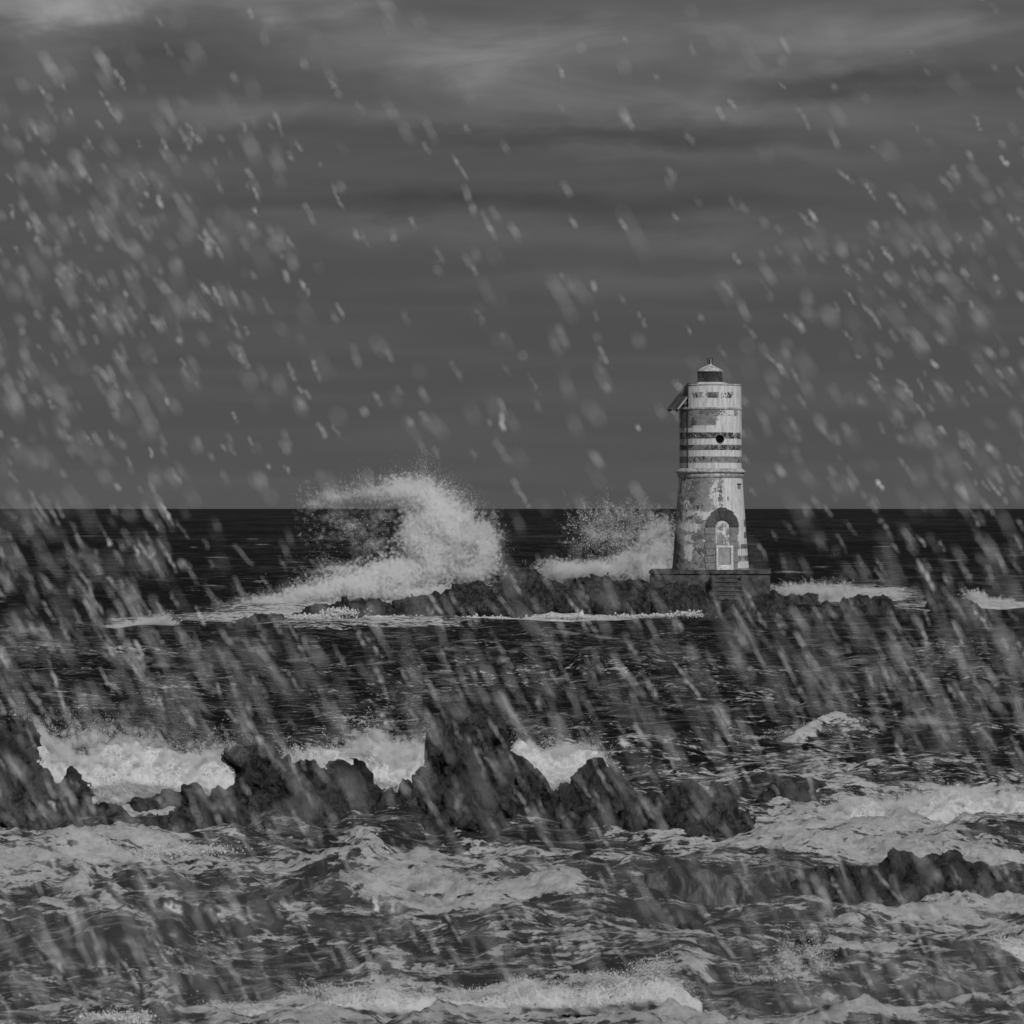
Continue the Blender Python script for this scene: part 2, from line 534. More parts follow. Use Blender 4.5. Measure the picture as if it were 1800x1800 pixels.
def build_sea():
    # rows get closer together towards the shore; the sheet runs out to the horizon
    py = np.concatenate([HOR + np.geomspace(0.35, 12, 26), np.arange(HOR + 13, 1000, 1.35), np.arange(1000, 1960, 1.12)])
    Y = F * H / (py - HOR)
    px = np.linspace(-560, 2360, 800)
    PX, PY = np.meshgrid(px, py)
    YY = np.repeat(Y[:, None], len(px), 1)
    XX = wx(PX, YY)
    dY = np.abs(np.gradient(Y))[:, None]
    Z = np.zeros_like(XX)
    rs = np.random.default_rng(5)
    for i in range(64):
        lam = 0.7 * (15 / 0.7) ** rs.random()
        th = rs.normal(0, 0.55) - 0.15
        k = 2 * math.pi / lam
        amp = 0.0105 * lam ** 0.70
        ph = rs.random() * 6.28
        ph_n = 0.0
        a = k * (XX * math.sin(th) + YY * math.cos(th)) + ph + ph_n
        fade = np.clip(1.4 - dY * 3.0 / lam, 0, 1)
        s = np.sin(a)
        Z += amp * fade * (0.75 * s + 0.5 * (0.5 * (1 + s)) ** 3 - 0.15)
    calm = sstep(20000, 300, YY) * 1.0
    Z *= calm
    foam = np.zeros_like(XX)
    aer = np.zeros_like(XX)

    def patch(x0, x1, y0, y1, amt, soft=0.5, slope=0.0):
        """froth lying on the water between photo columns x0..x1 and rows y0..y1"""
        cx, cy_ = (x0 + x1) / 2, (y0 + y1) / 2
        yy = PY - slope * (PX - cx)
        d = np.sqrt(((PX - cx) / ((x1 - x0) / 2)) ** 2 + ((yy - cy_) / ((y1 - y0) / 2)) ** 2)
        np.maximum(foam, amt * sstep(1.0 + soft * 0.5, 1.0 - soft, d), out=foam)

    def ridge(pts, width_m, amt=0.9, back=1.0, front=0.45, foamw=1.0):
        """a wave crest: points (photo column, photo row of its foot, height in photo pixels)"""
        p = np.array(pts, float)
        base = np.interp(PX, p[:, 0], p[:, 1])
        hp = np.interp(PX, p[:, 0], p[:, 2], left=0, right=0)
        yc = F * H / (base - HOR)
        hm = hp * yc / F * (0.75 + 0.5 * vnoise(XX * 1.7, YY * 0.3, XX * 0, 3)) * (0.8 + 0.4 * vnoise(XX * 5, YY, XX * 0, 4))
        d = (YY - yc) / width_m
        g = np.where(d < 0, np.exp(-(d / front) ** 2), np.exp(-(d / back) ** 2))
        Z[...] = Z + hm * g
        ff = np.clip(np.where(d < 0, np.exp(-(d / (front * 1.6 * foamw)) ** 2), np.exp(-(d / (back * 0.9 * foamw)) ** 2)), 0, 1)
        np.maximum(foam, amt * ff * np.clip(hp / 6.0, 0, 1), out=foam)

    # white water round the island
    patch(190, 320, 1086, 1106, 0.62)
    patch(300, 900, 1074, 1102, 0.95, 0.6)
    patch(500, 1250, 1070, 1096, 1.0, 0.5)
    patch(1180, 1420, 1076, 1090, 0.60, 0.6)
    patch(1560, 2100, 1054, 1076, 1.0, 0.4)
    patch(1340, 1620, 1026, 1064, 0.9, 0.4)
    patch(350, 900, 1030, 1080, 0.75, 0.6, -0.08)
    # far whitecaps
    rs = np.random.default_rng(9)
    for i in range(70):
        c, r = rs.uniform(-300, 2100), rs.uniform(940, 1060)
        l = rs.uniform(8, 34)
        patch(c - l, c + l, r - 0.9, r + 0.9, rs.uniform(0.25, 0.55), 0.9)
    # swells in the channel, dark faces with thin froth lines
    ridge([(560, 1190, 0), (760, 1186, 10), (960, 1180, 17), (1200, 1188, 17), (1420, 1192, 9), (1600, 1190, 0)], 3.5, 0.16, 1.6, 0.5)
    ridge([(-300, 1160, 4), (0, 1160, 12), (180, 1170, 12), (330, 1180, 0)], 3.0, 0.12, 1.6, 0.6)
    ridge([(1480, 1275, 0), (1600, 1272, 16), (1750, 1268, 22), (2100, 1270, 10)], 2.6, 0.10, 1.6, 0.6)
    ridge([(400, 1240, 0), (620, 1236, 9), (800, 1230, 10), (1000, 1236, 0)], 2.2, 0.12, 1.6, 0.6)
    ridge([(1270, 1303, 0), (1300, 1302, 6), (1350, 1298, 8), (1400, 1294, 13), (1440, 1290, 15), (1462, 1286, 9), (1490, 1288, 2), (1560, 1292, 0)], 0.6, 1.15, 1.0, 0.5, 0.8)
    # churned water among the reefs
    patch(1050, 1900, 1300, 1470, 0.42, 0.9)
    patch(1120, 1500, 1330, 1420, 0.50, 0.9)
    patch(1330, 2200, 1395, 1500, 0.85, 0.5)
    patch(1180, 1900, 1478, 1530, 0.80, 0.7)
    patch(150, 420, 1400, 1428, 0.85, 0.5)
    patch(-400, 700, 1488, 1600, 0.62, 0.7, -0.02)
    patch(0, 460, 1478, 1530, 0.70, 0.8)
    patch(560, 1160, 1472, 1492, 0.62, 0.8)
    patch(900, 1900, 1500, 1520, 0.55, 0.8)
    patch(620, 920, 1495, 1560, 0.78, 0.8)
    patch(590, 1020, 1568, 1616, 1.0, 0.5)
    patch(1150, 2100, 1570, 1720, 0.46, 0.9)
    patch(1280, 2100, 1590, 1640, 0.78, 0.8)
    patch(1480, 2100, 1640, 1690, 0.62, 0.8)
    patch(-300, 360, 1600, 1700, 0.20, 0.9)
    patch(320, 1250, 1715, 1780, 0.82, 0.6, -0.04)
    patch(-300, 460, 1740, 1900, 0.55, 0.8)
    patch(400, 2100, 1770, 1960, 0.55, 0.7)
    patch(1050, 1900, 1700, 1800, 0.42, 0.8)
    patch(-300, 700, 1600, 1712, 0.32, 0.9)
    patch(640, 1500, 1620, 1700, 0.32, 0.9)
    patch(1000, 2000, 1420, 1540, 0.62, 0.9)
    patch(-200, 460, 1500, 1600, 0.66, 0.9)
    # shaped foreground waves
    ridge([(-400, 1600, 20), (0, 1590, 40), (120, 1580, 50), (260, 1575, 40), (380, 1570, 42), (520, 1560, 28), (620, 1545, 30), (700, 1535, 22), (860, 1535, 0)], 1.5, 0.42, 1.5, 1.0)
    ridge([(430, 1607, 0), (470, 1606, 22), (540, 1605, 40), (600, 1605, 44), (650, 1604, 34), (700, 1602, 18), (820, 1602, 0)], 0.9, 0.12, 1.5, 0.9)
    ridge([(570, 1616, 0), (620, 1614, 6), (700, 1612, 9), (800, 1612, 9), (900, 1608, 10), (980, 1604, 8), (1015, 1602, 3), (1040, 1600, 0)], 0.8, 0.85, 1.2, 0.6)
    ridge([(700, 1690, 0), (860, 1672, 34), (1000, 1662, 44), (1150, 1655, 40), (1300, 1655, 12), (1420, 1660, 0)], 1.1, 0.05, 1.7, 1.1)
    ridge([(-400, 1700, 16), (60, 1690, 26), (300, 1690, 22), (520, 1690, 16), (700, 1690, 0)], 1.2, 0.10, 1.6, 0.8)
    ridge([(300, 1792, 0), (360, 1788, 14), (520, 1782, 22), (620, 1776, 32), (720, 1770, 26), (860, 1762, 22), (1000, 1748, 30), (1120, 1740, 36), (1195, 1732, 28), (1260, 1728, 0)], 0.6, 0.88, 1.2, 0.6)
    ridge([(1500, 1690, 0), (1620, 1686, 16), (1760, 1684, 26), (2000, 1684, 12)], 0.7, 0.8, 1.2, 0.6)
    ridge([(-300, 1830, 20), (120, 1825, 32), (260, 1822, 20), (420, 1822, 0)], 0.7, 0.75, 1.2, 0.6)

    # breakup of froth and small choppiness of whitewater
    nearw = sstep(260, 120, YY)
    # short steep seas in the shallows, froth riding their crests
    sh_ = sstep(1290, 1430, PY)
    for sc, am, sd_, fo in ((0.42, 0.20, 61, 0.60), (0.95, 0.10, 62, 0.40)):
        nn_ = fbm(XX * sc * 0.55 + 0.25 * YY * sc, YY * sc, XX * 0, 4, sd_, 0.5)
        cr = np.clip(1 - np.abs(nn_) * 7.0, 0, 1)
        Z += am * sh_ * (cr ** 1.6 - 0.25)
        foam = np.clip(foam + sh_ * fo * (sstep(0.45, 0.95, cr) - 0.45 * np.clip(1.35 - foam, 0, 1)) * (0.4 + foam), 0, 1.2)
    Z += foam * (0.03 + 0.36 * fbm(XX * 1.9, YY * 1.7, XX * 0, 6, 21, 0.72)) * nearw
    foam = np.where(PY > 1300, np.minimum(foam, 1.0) + 0.10 * sstep(1400, 1500, PY), foam)
    Z += sstep(1280, 1450, PY) * 0.08 * fbm(XX * 2.0, YY * 1.6, XX * 0, 5, 22, 0.62)
    aer = np.clip(sstep(1285, 1400, PY) * 0.55 + sstep(1460, 1560, PY) * 0.25 + 0.35 * fbm(XX * 0.25, YY * 0.12, XX * 0, 3, 33), 0, 1)
    aer *= sstep(1150, 1330, PY)
    aer = np.maximum(aer, 0.30 * sstep(1000, 1130, PY))
    base_froth = sstep(1290, 1420, PY) * 0.06 + 0.05 + 0.07 * sstep(1080, 1150, PY)
    foam = np.maximum(foam, base_froth * (0.35 + 1.2 * vnoise(XX * 0.3, YY * 0.12, XX * 0, 8)))
    n, m = XX.shape
    V = np.stack([XX, YY, Z], -1).reshape(-1, 3)
    idx = np.arange(n * m).reshape(n, m)
    Fq = np.stack([idx[:-1, :-1], idx[:-1, 1:], idx[1:, 1:], idx[1:, :-1]], -1).reshape(-1, 4)[:, ::-1]
    o = mesh_obj('sea', V, Fq, M['sea'], smooth=True, attrs={'foam': foam, 'aerated': aer})
    tag(o, 'dark choppy sea with streaks of white foam', 'sea', kind='structure')


build_sea()

# ------------------------------------------------------------------ implicit solids (rocks, froth)


def surface_nets(f, lo, h):
    """quads of the zero level of f (inside positive) on a regular grid"""
    s = f > 0
    nx, ny, nz = f.shape
    c = np.zeros((nx - 1, ny - 1, nz - 1), np.uint8)
    for dx in (0, 1):
        for dy in (0, 1):
            for dz in (0, 1):
                c += s[dx:nx - 1 + dx, dy:ny - 1 + dy, dz:nz - 1 + dz]
    act = (c > 0) & (c < 8)
    ids = np.full(c.shape, -1, np.int64)
    I = np.argwhere(act)
    ids[act] = np.arange(len(I))
    acc = np.zeros((len(I), 3))
    cnt = np.zeros(len(I))
    corners = [(0, 0, 0), (1, 0, 0), (0, 1, 0), (0, 0, 1), (1, 1, 0), (1, 0, 1), (0, 1, 1), (1, 1, 1)]
    edges = [(a, b) for a in corners for b in corners if sum(b) - sum(a) == 1 and all(q >= p for p, q in zip(a, b))]
    for a, b in edges:
        fa = f[I[:, 0] + a[0], I[:, 1] + a[1], I[:, 2] + a[2]]
        fb = f[I[:, 0] + b[0], I[:, 1] + b[1], I[:, 2] + b[2]]
        m = (fa > 0) != (fb > 0)
        t = fa[m] / (fa[m] - fb[m])
        acc[m] += np.array(a) + t[:, None] * (np.array(b) - np.array(a))
        cnt[m] += 1
    V = lo + h * (I + acc / cnt[:, None])
    Q = []
    for ax in range(3):
        u, w = [(1, 2), (2, 0), (0, 1)][ax]
        sl0 = [slice(None)] * 3
        sl1 = [slice(None)] * 3
        sl0[ax], sl1[ax] = slice(0, -1), slice(1, None)
        A, B = s[tuple(sl0)], s[tuple(sl1)]
        P = np.argwhere(A != B)
        ok = (P[:, u] > 0) & (P[:, w] > 0) & (P[:, u] < f.shape[u] - 1) & (P[:, w] < f.shape[w] - 1)
        P = P[ok]
        flip = A[P[:, 0], P[:, 1], P[:, 2]]
        du, dw = np.zeros(3, int), np.zeros(3, int)
        du[u], dw[w] = 1, 1
        q = [P - du - dw, P - dw, P, P - du]
        q = np.stack([ids[k[:, 0], k[:, 1], k[:, 2]] for k in q], 1)
        q[~flip] = q[~flip][:, ::-1]
        Q.append(q)
    return V, np.concatenate(Q)


def poly_dist(gx, gz, poly):
    """signed distance (inside positive) of grid points to a closed outline"""
    p = np.asarray(poly, float)
    q = np.roll(p, -1, 0)
    best = np.full(gx.shape, 1e9)
    ins = np.zeros(gx.shape, bool)
    for (x0, z0), (x1, z1) in zip(p, q):
        dx, dz = x1 - x0, z1 - z0
        L = dx * dx + dz * dz + 1e-12
        t = np.clip(((gx - x0) * dx + (gz - z0) * dz) / L, 0, 1)
        best = np.minimum(best, (gx - x0 - t * dx) ** 2 + (gz - z0 - t * dz) ** 2)
        c = ((z0 > gz) != (z1 > gz))
        with np.errstate(divide='ignore', invalid='ignore'):
            xi = x0 + (gz - z0) * dx / (dz if dz else 1e-12)
        ins ^= c & (gx < xi)
    d = np.sqrt(best)
    return np.where(ins, d, -d)


def blob_mesh(top, Y, vox, slope, lump, seed, depth=1.4, below=0.9, rough=1.0, kind='rock', maxthick=9.0, ends=0.25, lean=0.35):
    """a solid behind/under a skyline: the skyline (photo pixels) at distance Y gets a real body of its own,
    its front and back falling away from the crest at the given slope"""
    k = Y / F
    pts = [(wx(a, Y), wz(b, Y)) for a, b in top]
    zb = -below
    poly = [(pts[0][0] - ends * below, zb)] + pts + [(pts[-1][0] + ends * below, zb)]
    xs = [p[0] for p in poly]
    zs = [p[1] for p in poly]
    pad = 4 * vox + lump * 0.6
    x0, x1, z0, z1 = min(xs) - pad, max(xs) + pad, zb + 0.35 * below, max(zs) + pad
    th = min(maxthick, (max(zs) + below) / slope + pad)
    gx = np.arange(x0, x1, vox)
    gy = np.arange(-th, th, vox)
    gz = np.arange(z0, z1, vox)
    X2, Z2 = np.meshgrid(gx, gz, indexing='ij')
    d2 = poly_dist(X2, Z2, poly)
    yc = (fbm(gx * 0.5, gx * 0 + seed, gx * 0, 3, seed) * depth * 1.2)[:, None, None]
    yl = gy[None, :, None]
    D = d2[:, None, :]
    # crest leans back a little: thicker towards the viewer low down
    yy = yl - yc - lean * np.minimum(0.0, -(D)) * 0.0
    r = 0.12
    f = D - slope * (np.sqrt(yy ** 2 + r * r) - r)
    f = np.broadcast_to(f, (len(gx), len(gy), len(gz))).astype(np.float32).copy()
    near = np.abs(f) < (lump * 1.6 + 2 * vox)
    ii = np.argwhere(near)
    x, y, z = gx[ii[:, 0]], gy[ii[:, 1]] + Y, gz[ii[:, 2]]
    if kind == 'rock':
        wob = 0.35 * lump
        xx = x + wob * 2 * fbm(x / lump, y / lump, z / lump, 2, seed + 50)
        sh = x + 0.45 * z                       # beds dip to one side
        w1, w2, c1_ = worley((xx + 0.45 * z) / (lump * 2.0), y / (lump * 2.0), (z - 0.3 * x) / (lump * 3.4), seed, True)
        w3, w4, c2_ = worley((xx + 0.45 * z) / (lump * 0.8), y / (lump * 0.8), (z - 0.3 * x) / (lump * 1.3), seed + 9, True)
        n = lump * (0.85 * (c1_ - 0.55) + 0.40 * (c2_ - 0.5) + 0.25 * (0.5 - w1))
        n -= lump * (0.55 * np.exp(-(w2 - w1) / 0.07) + 0.26 * np.exp(-(w4 - w3) / 0.09))
        rg = np.abs(fbm(x / (lump * 1.1), y / (lump * 1.1), z / (lump * 1.1), 5, seed + 3, 0.6))
        n += lump * rough * (0.34 - 1.9 * rg)
        n += lump * 0.8 * rough * fbm(x / (lump * 0.6), y / (lump * 0.6), z / (lump * 0.6), 4, seed + 4, 0.6)
    elif kind == 'washed':
        n = lump * 1.6 * fbm(x / (lump * 4), y / (lump * 3), z / (lump * 2), 4, seed)
    else:
        n = lump * 1.7 * fbm(x / (lump * 1.5), y / (lump * 1.5), z / (lump * 1.5), 5, seed, 0.62)
        w1, w2 = worley(x / (lump * 0.8), y / (lump * 0.8), z / (lump * 0.8), seed)
        n += lump * 0.5 * (0.45 - w1)
    f[near] += n.astype(np.float32)
    f[0], f[-1] = -1, -1
    f[:, 0], f[:, -1] = -1, -1
    f[:, :, -1] = -1
    V, Q = surface_nets(f, np.array([x0, -th, z0]), vox)
    V[:, 1] += Y
    return V, Q


def drop_islands(V, Q, keep_min=60):
    """leave out crumbs that are not attached to the main body"""
    n = len(V)
    lab = np.arange(n)
    e = np.concatenate([Q[:, [0, 1]], Q[:, [1, 2]], Q[:, [2, 3]]])
    for _ in range(400):
        m = np.minimum(lab[e[:, 0]], lab[e[:, 1]])
        new = lab.copy()
        np.minimum.at(new, e[:, 0], m)
        np.minimum.at(new, e[:, 1], m)
        new = new[new]
        if (new == lab).all():
            break
        lab = new
    u, c = np.unique(lab, return_counts=True)
    main = u[np.argmax(c)]
    keepv = lab == main
    Q = Q[keepv[Q[:, 0]]]
    mp = np.cumsum(keepv) - 1
    return V[keepv], mp[Q]


def rock(label, top, base_row, vox, lump, seed, slope=0.9, mat='rock', kind='rock', group='reef rocks', back=0.0, name='reef_rock', rough=1.0, maxthick=9.0, depth=1.2):
    backf = 0.4 if group == G2 else 0.75
    Y0_ = ydist(base_row)
    Y = Y0_ + back + backf * min(maxthick, max(0.0, wz(min(p[1] for p in top), Y0_)) / slope)
    V, Q = blob_mesh(top, Y, vox, slope, lump, seed, kind=kind, rough=rough, maxthick=maxthick, depth=depth)
    V, Q = drop_islands(V, Q)
    ox, oy = float(V[:, 0].mean()), float(V[:, 1].mean())
    V = V - np.array([ox, oy, 0])
    o = mesh_obj(name, V, Q, M[mat], smooth=True)
    o.location = (ox, oy, 0)
    return tag(o, label, 'rock', group)


# --- foreground reef
G1, G2 = 'rocks of the near reef', 'low rocks awash in the foreground'
rock('dark craggy rock at the left edge with white surf behind it',
     [(-120, 1300), (-80, 1262), (-30, 1258), (0, 1270), (12, 1276), (19, 1285), (29, 1276), (43, 1280), (54, 1291), (60, 1313), (68, 1334), (64, 1346), (80, 1354), (97, 1365), (117, 1367), (121, 1354), (127, 1356), (132, 1371), (150, 1391), (156, 1412), (160, 1441), (186, 1474)],
     1462, 0.045, 0.22, 3, 1.0, group=G1)
rock('low flat rock tip just right of the left edge rock', [(160, 1420), (166, 1407), (180, 1412), (202, 1414), (222, 1426)], 1428, 0.03, 0.08, 5, 0.9, group=G1)
rock('small dark hump in the surf below the left white splash', [(186, 1406), (196, 1395), (208, 1394), (221, 1406)], 1408, 0.03, 0.07, 6, 0.9, group=G1)
rock('low rock spur joining the hollow topped rock from the left', [(226, 1408), (240, 1402), (262, 1401), (275, 1391), (300, 1388), (330, 1384), (345, 1392), (360, 1410)], 1416, 0.035, 0.10, 7, 0.9, group=G1)
rock('broad hollow topped rock left of the tallest reef rock',
     [(316, 1440), (319, 1418), (323, 1391), (327, 1381), (350, 1377), (373, 1383), (393, 1377), (408, 1367), (414, 1352), (401, 1348), (391, 1332), (389, 1317), (404, 1311), (428, 1312), (447, 1316), (459, 1303), (475, 1304), (484, 1317), (488, 1335), (506, 1331), (521, 1338), (545, 1333), (560, 1342), (583, 1335), (607, 1336), (626, 1346), (638, 1354), (646, 1371), (648, 1381), (659, 1385), (667, 1402), (690, 1412), (730, 1440)],
     1476, 0.045, 0.22, 11, 1.05, group=G1)
rock('low dark ledge in front of the hollow topped rock', [(246, 1480), (252, 1457), (280, 1433), (323, 1427), (350, 1440), (372, 1480)], 1490, 0.04, 0.14, 13, 0.9, group=G1)
rock('tallest reef rock with a rounded top in the middle',
     [(610, 1450), (640, 1415), (667, 1400), (692, 1388), (708, 1379), (721, 1379), (725, 1362), (746, 1342), (742, 1333), (750, 1312), (756, 1292), (771, 1264), (792, 1248), (817, 1241), (846, 1242), (875, 1249), (892, 1262), (900, 1283), (902, 1308), (896, 1318), (908, 1329), (937, 1338), (950, 1362), (960, 1379), (969, 1396), (995, 1408), (1040, 1445)],
     1478, 0.045, 0.24, 17, 1.05, group=G1)
rock('pointed knobbly rock right of the tallest reef rock',
     [(930, 1440), (955, 1410), (971, 1398), (981, 1388), (983, 1377), (1004, 1371), (1012, 1360), (1029, 1352), (1037, 1342), (1058, 1340), (1071, 1348), (1087, 1344), (1098, 1350), (1099, 1371), (1112, 1387), (1119, 1396), (1150, 1410), (1180, 1445)],
     1474, 0.042, 0.18, 19, 1.05, group=G1)
rock('flat topped block at the right end of the reef',
     [(1080, 1450), (1105, 1412), (1123, 1398), (1146, 1384), (1160, 1390), (1165, 1383), (1192, 1379), (1229, 1378), (1271, 1378), (1287, 1387), (1294, 1404), (1296, 1420), (1317, 1425), (1327, 1437), (1323, 1446), (1333, 1464), (1338, 1478)],
     1474, 0.042, 0.18, 23, 1.1, group=G1)
rock('small dark rock standing alone in foam right of the reef', [(1310, 1416), (1334, 1394), (1350, 1386), (1356, 1374), (1374, 1371), (1392, 1374), (1418, 1380), (1438, 1390), (1446, 1414)], 1420, 0.035, 0.11, 29, 1.0, group=G1)
rock('smooth low rock awash beside the flat topped block', [(1347, 1474), (1364, 1460), (1388, 1457), (1410, 1462), (1426, 1474)], 1476, 0.03, 0.08, 31, 0.9, group=G1)
rock('tiny rock tip in the white foam near the right edge', [(1729, 1482), (1731, 1471), (1744, 1470), (1746, 1482)], 1484, 0.02, 0.05, 37, 1.1, group=G1)
rock('long low rock ridge reaching the right edge',
     [(1385, 1551), (1400, 1534), (1423, 1524), (1473, 1520), (1484, 1514), (1495, 1520), (1536, 1518), (1555, 1506), (1571, 1493), (1590, 1494), (1617, 1504), (1645, 1498), (1676, 1496), (1699, 1506), (1738, 1518), (1769, 1527), (1810, 1529), (1900, 1521), (1990, 1541)],
     1592, 0.04, 0.10, 41, 0.8, group=G2, rough=0.7)
rock('wide dark rock under running water in front of the reef', [(1040, 1606), (1080, 1570), (1130, 1542), (1190, 1524), (1250, 1530), (1310, 1552), (1370, 1590)], 1606, 0.04, 0.10, 43, 0.7, 'washed', 'washed', G2)
rock('dark wave washed slab left of the long low ridge', [(1290, 1560), (1330, 1535), (1380, 1528), (1420, 1545), (1460, 1572)], 1588, 0.04, 0.10, 44, 0.7, 'washed', 'washed', G2)
rock('small rock slab between two foam lines', [(1254, 1578), (1271, 1565), (1302, 1562), (1320, 1576)], 1584, 0.03, 0.06, 47, 0.9, group=G2)
rock('narrow flat rock just below the small slab', [(1264, 1602), (1285, 1588), (1302, 1585), (1326, 1600)], 1606, 0.03, 0.06, 48, 0.9, group=G2)
rock('little rounded rock below the long low ridge', [(1448, 1598), (1462, 1583), (1477, 1578), (1498, 1596)], 1602, 0.03, 0.06, 49, 0.9, group=G2)
rock('wedge shaped rock near the bottom breaker', [(1180, 1646), (1190, 1626), (1204, 1618), (1228, 1625), (1255, 1634), (1284, 1646)], 1650, 0.03, 0.07, 53, 0.9, group=G2)
rock('dark rock behind the small leaping splash', [(1440, 1700), (1456, 1672), (1478, 1664), (1500, 1672), (1522, 1687), (1530, 1706)], 1712, 0.03, 0.09, 59, 0.9, group=G2)
rock('small dark rock tip above the leaping splash', [(1392, 1666), (1402, 1652), (1430, 1650), (1452, 1656), (1458, 1668)], 1672, 0.03, 0.06, 61, 0.9, group=G2)
rock('rounded dark rock under water behind the middle breaker', [(440, 1606), (490, 1572), (530, 1546), (560, 1541), (600, 1548), (640, 1566), (670, 1600)], 1606, 0.04, 0.10, 67, 0.75, 'washed', 'washed', G2)

# --- the island
G3 = 'rocks of the lighthouse island'
LY = 180.0
rock('low pale slab at the left tip of the island', [(408, 1098), (420, 1090), (434, 1084), (448, 1078), (475, 1077), (497, 1079), (505, 1095)], 1096, 0.07, 0.16, 71, 0.8, group=G3)
rock('long rock ridge sloping down to the left of the island',
     [(500, 1086), (528, 1076), (541, 1067), (563, 1060), (581, 1062), (588, 1054), (612, 1052), (634, 1048), (643, 1055), (670, 1053), (683, 1060), (701, 1055), (723, 1048), (750, 1043), (781, 1034), (812, 1029), (839, 1022), (861, 1027), (879, 1023), (900, 1030), (930, 1060)],
     1088, 0.075, 0.30, 73, 0.95, group=G3, maxthick=5)
rock('highest dark hump of the island ridge', [(850, 1060), (872, 1030), (879, 1022), (885, 1007), (901, 998), (923, 1002), (945, 1001), (956, 1012), (962, 1030), (985, 1060)], 1087, 0.075, 0.30, 79, 1.0, group=G3, maxthick=5)
rock('lumpy middle ridge between the hump and the lighthouse',
     [(940, 1055), (958, 1020), (987, 1024), (1003, 1017), (1035, 1012), (1069, 1010), (1074, 1019), (1098, 1021), (1119, 1017), (1130, 1024), (1150, 1026), (1170, 1032), (1180, 1060)], 1086, 0.075, 0.28, 83, 1.0, group=G3, maxthick=5)
rock('dark rock foot under the left of the lighthouse plinth', [(1120, 1074), (1138, 1032), (1160, 1026), (1190, 1022), (1215, 1026), (1240, 1036), (1256, 1052), (1270, 1080)], 1093, 0.075, 0.26, 89, 0.95, group=G3, maxthick=4.5)
rock('dark rock foot right of the plinth steps', [(1286, 1076), (1304, 1056), (1325, 1046), (1345, 1038), (1362, 1038), (1372, 1050), (1392, 1062), (1410, 1074)], 1085, 0.07, 0.18, 97, 0.95, group=G3, maxthick=4.5)
rock('dark rock heap at the foot of the plinth steps', [(1215, 1090), (1236, 1066), (1256, 1058), (1276, 1054), (1298, 1058), (1316, 1064), (1330, 1090)], 1092, 0.07, 0.22, 99, 1.1, group=G3, maxthick=2.5)
rock('flat dark ledge stretching right from the lighthouse', [(1240, 1084), (1260, 1072), (1300, 1068), (1346, 1065), (1420, 1066), (1480, 1067), (1552, 1066), (1562, 1084)], 1084, 0.07, 0.10, 101, 0.9, group=G3, maxthick=3)
rock('jagged boulder pair on the ledge beside the white surf', [(1358, 1062), (1366, 1042), (1380, 1046), (1392, 1043), (1409, 1046), (1420, 1039), (1436, 1043), (1442, 1058)], 1067, 0.06, 0.13, 103, 1.2, group=G3)
rock('little boulder between the jagged pair and the ledge end', [(1440, 1066), (1446, 1056), (1456, 1056), (1462, 1066)], 1068, 0.06, 0.12, 107, 1.0, group=G3)
rock('small jagged boulder behind the ledge end', [(1474, 1064), (1482, 1049), (1498, 1051), (1510, 1044), (1526, 1045), (1536, 1062)], 1068, 0.06, 0.12, 109, 1.2, group=G3)
rock('peaked boulder at the right end of the ledge', [(1510, 1082), (1518, 1062), (1530, 1050), (1550, 1044), (1566, 1052), (1574, 1070), (1580, 1082)], 1080, 0.06, 0.14, 113, 1.2, group=G3)
rock('lone dark rock in the surf far right of the lighthouse', [(1620, 1070), (1632, 1056), (1641, 1045), (1668, 1042), (1684, 1049), (1700, 1050), (1715, 1056), (1728, 1070)], 1072, 0.065, 0.20, 127, 1.0, group=G3)
rock('faint low rock at the right edge beyond the surf', [(1775, 1062), (1785, 1052), (1800, 1048), (1830, 1050), (1850, 1062)], 1064, 0.065, 0.14, 131, 1.0, group=G3)

# ------------------------------------------------------------------ lighthouse
CX, PXC = wx(1249, LY), 1249.0
K = LY / F                                     # metres per photo pixel there


def lz(py):
    return wz(py, LY)


Z0 = lz(1000)                                  # top of the plinth
LH = empty('lighthouse', (CX, LY, Z0), 'weathered banded stone lighthouse tower on the rocky island', 'lighthouse')


def zz(py):
    return lz(py) - Z0


def lx(px):
    return (px - PXC) * K


Z_COR, Z_UP, Z_CAP, Z_TOP = zz(838), zz(823), zz(716), zz(677)
R_BASE, R_NECK, R_UP = 68 * K, 56 * K, 54.5 * K


def rad(z):
    return R_BASE + (R_NECK - R_BASE) * np.clip(z / Z_COR, 0, 1) ** 0.85


